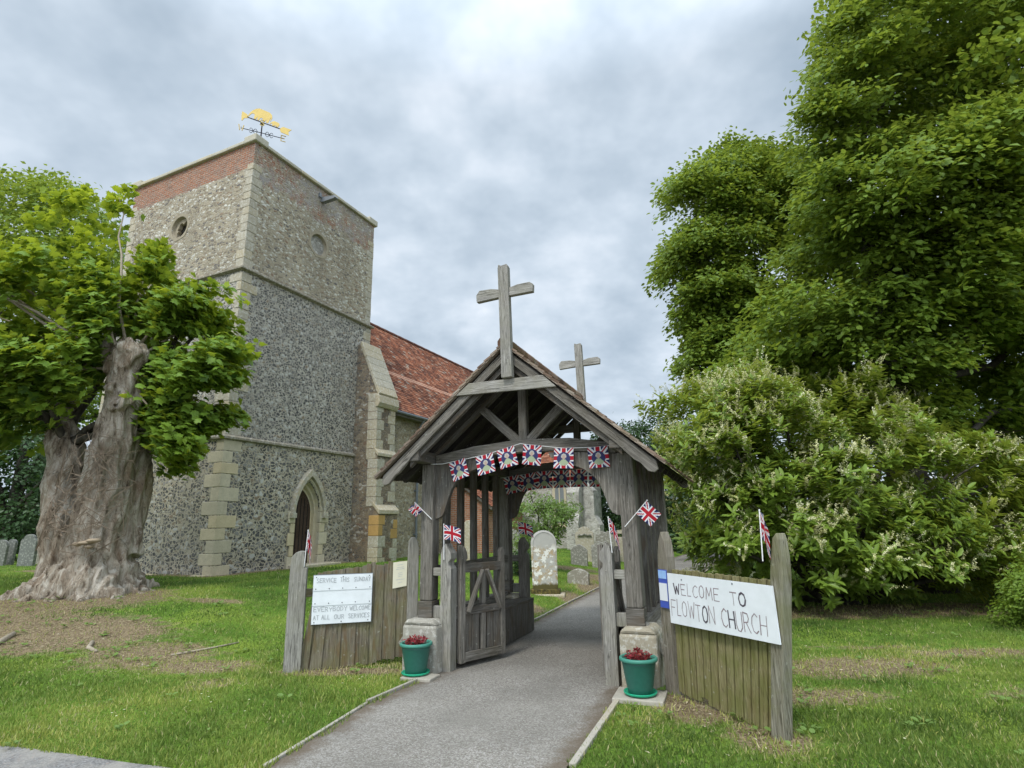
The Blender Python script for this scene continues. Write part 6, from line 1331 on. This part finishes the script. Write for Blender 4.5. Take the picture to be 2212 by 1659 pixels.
# ------------------------------------------------------------------ grass blades and litter
def scatter(n, dens):
    y = rng.uniform(2.4, 24, n*3)**1.0; x = rng.uniform(-1, 1, n*3)*(y*1.02+1.5)
    return x, y
def blades():
    X = []; Y = []
    for y0, y1, dn in ((3.4, 5.2, 5200), (5.2, 7.5, 3400), (7.5, 11, 1500), (11, 17, 480), (17, 26, 170)):
        xa, xb = -1.02*y1-1, 1.0*y1+1; n = int((xb-xa)*(y1-y0)*dn); x = rng.uniform(xa, xb, n); y = rng.uniform(y0, y1, n); k = np.abs(x) < y*1.0+.9; X.append(x[k]); Y.append(y[k])
    x = np.concatenate(X); y = np.concatenate(Y)
    inp = (x > px_l(y)-.01+.10*vnoise(x*6, y*6)) & (x < px_r(y)+.03-.08*vnoise(x*5, y*5, 3)); rd = on_road(x, y)
    u = (x-LX)*cos(AL)-(y-LY)*sin(AL); v = (x-LX)*sin(AL)+(y-LY)*cos(AL); inl = (np.abs(u) < 1.42) & (v > -.25) & (v < 2.7) & (np.abs(u) > .0)
    CX, CY = to_ch(x, y); inc = (CX < .55) & (CX > -6.6) & (CY > -.15) & (CY < 24)
    d = dirt(x, y)+.55*(fbm(x*1.6, y*1.6, 2)-.5); keep = ~(inp | rd | inl | inc) & (rng.random(len(x)) > np.clip((d-.25)*1.5, 0, .80))
    x, y, d = x[keep], y[keep], d[keep]; n = len(x); z = Hh(x, y)-.004
    P = np.stack([x, y, z], -1); up = np.stack([rng.normal(0, .42, n), rng.normal(0, .42, n), np.ones(n)], -1); D = unit(up); Nn_ = rng.normal(0, 1, (n, 3)); Nn_[:, 2] = .2
    patch = fbm(x*.55, y*.55, 44, 3); yel = fbm(x*1.1+4, y*1.1, 55, 3); nearroad = np.exp(-np.clip(y-4.6+.32*(x+4), 0, 9)/.7)*(x < -1)
    t = .36+.9*(patch-.5)+.6*(yel-.5)+rng.normal(0, .11, n)+.22*nearroad+np.clip(d-.15, 0, 1)*.55; t = np.where(rng.random(n) < .05+.5*np.clip(d-.2, 0, 1), rng.uniform(.84, 1, n), t)
    hgt_ = (.021+.018*fbm(x*2.2, y*2.2, 8))*rng.uniform(.5, 1.5, n)*np.where(y > 11, 1.3, 1)
    sh = (np.array([(0, .06, 0), (0, -.06, 0), (.6, -.035, .10), (.6, .035, .10), (1, 0, .30)]), [(0, 1, 2), (0, 2, 3), (3, 2, 4)])
    w_ = np.where(y > 11, 2.0, 1.25)
    o = leaves('grass', P, D, Nn_, hgt_*1.25, t, (sh[0]*np.array([1, 1.5, 1]), sh[1]), M['blade']); tag(o, 'short churchyard grass, bright green with yellowed patches', 'grass', kind='stuff')
    return n
nb = blades()
def litter():
    n = 26000; y = 3.5+rng.random(n)**1.4*15; x = rng.uniform(-1.05, 1.05, n)*(y+.8); d = dirt(x, y)+.5*(fbm(x*1.6, y*1.6, 2)-.5); inp = (x > px_l(y)+.12) & (x < px_r(y)-.12); u = (x-LX)*cos(AL)-(y-LY)*sin(AL); v = (x-LX)*sin(AL)+(y-LY)*cos(AL); inl = (np.abs(u) < 1.42) & (v > -.2) & (v < 2.7)
    CX, CY = to_ch(x, y); inc = (CX < .1) & (CX > -6.6) & (CY > -.1); keep = (~inp | (rng.random(n) < .012)) & ~(inl & ~inp) & ~inc & ((rng.random(n) < np.clip((d-.12)*1.5, 0, 1)) | (rng.random(n) < .02) | inp) & ~on_road(x, y)
    x, y = x[keep], y[keep]; n = len(x); P = np.stack([x, y, Hh(x, y)+.004], -1); D = rng.normal(0, 1, (n, 3)); D[:, 2] *= .15; Nn_ = np.array([0, 0, 1.])+rng.normal(0, .25, (n, 3))
    o = leaves('fallen_debris', P, D, Nn_, rng.uniform(.012, .05, n), rng.random(n)**1.5, (RHOMB[0]*np.array([1, .55, 1]), RHOMB[1]), M['litter']); tag(o, 'dry leaf litter and wood chips scattered on the bare earth', 'debris', kind='stuff')
litter()
print('blades', nb, 'CL', len(CL), 'flor', len(FP_), 'big', len(Cb), 'lobe', len(C3))

def weeds():
    P = []; D = []; Nn_ = []; SZ = []
    for i in range(520):
        y = rng.uniform(4.2, 12); x = rng.uniform(-1, 1)*(y*.95)
        if px_l(y)-.05 < x < px_r(y)+.08 or on_road(np.array([x]), np.array([y]))[0]: continue
        if i > 60 and dirt(np.array([x]), np.array([y]))[0]+.3*(rng.random()-.5) < .35: continue
        X_, Y_ = to_ch(x, y); u = (x-LX)*cos(AL)-(y-LY)*sin(AL); v = (x-LX)*sin(AL)+(y-LY)*cos(AL)
        if (abs(u) < 1.45 and -.25 < v < 2.7) or X_ < .3 and Y_ > -.2: continue
        for k in range(rng.integers(4, 10)):
            a_ = rng.uniform(0, 2*pi); P.append((x+cos(a_)*.03, y+sin(a_)*.03, hz(x, y)+.012+rng.random()*.03)); D.append((cos(a_), sin(a_), .35)); Nn_.append((0, 0, 1)); SZ.append(rng.uniform(.03, .065))
    o = leaves('weeds', np.array(P), np.array(D), np.array(Nn_)+rng.normal(0, .2, (len(P), 3)), np.array(SZ), rng.uniform(.2, .9, len(P)), (OVAL[0]*np.array([1, 1.7, 1]), OVAL[1]), M['leaf_rose']); tag(o, 'small broad-leaved weeds dotted through the grass and bare earth', 'weeds', kind='stuff')
weeds()

def daisies():
    n = 420; y = rng.uniform(4.5, 15, n); x = rng.uniform(-1, 1, n)*y*.95; k = ~((x > px_l(y)-.1) & (x < px_r(y)+.1)) & ~on_road(x, y) & (dirt(x, y) < .3) & (fbm(x*.7, y*.7, 91) > .48)
    X_, Y_ = to_ch(x, y); k &= ~((X_ < .4) & (Y_ > -.3)); x, y = x[k], y[k]; n = len(x); P = []; D = []; SZ = []
    for i in range(n):
        z = hz(x[i], y[i])+.035
        for q_ in range(7): a_ = q_*2*pi/7; P.append((x[i], y[i], z)); D.append((cos(a_), sin(a_), .1)); SZ.append(.011)
    o = leaves('daisies', np.array(P), np.array(D), np.array([[0, 0, 1.]]*len(P)), np.array(SZ), np.ones(len(P)), WIDE_R, M['blossom']); tag(o, 'tiny white daisies scattered over the lawn', 'flowers', kind='stuff')
daisies()
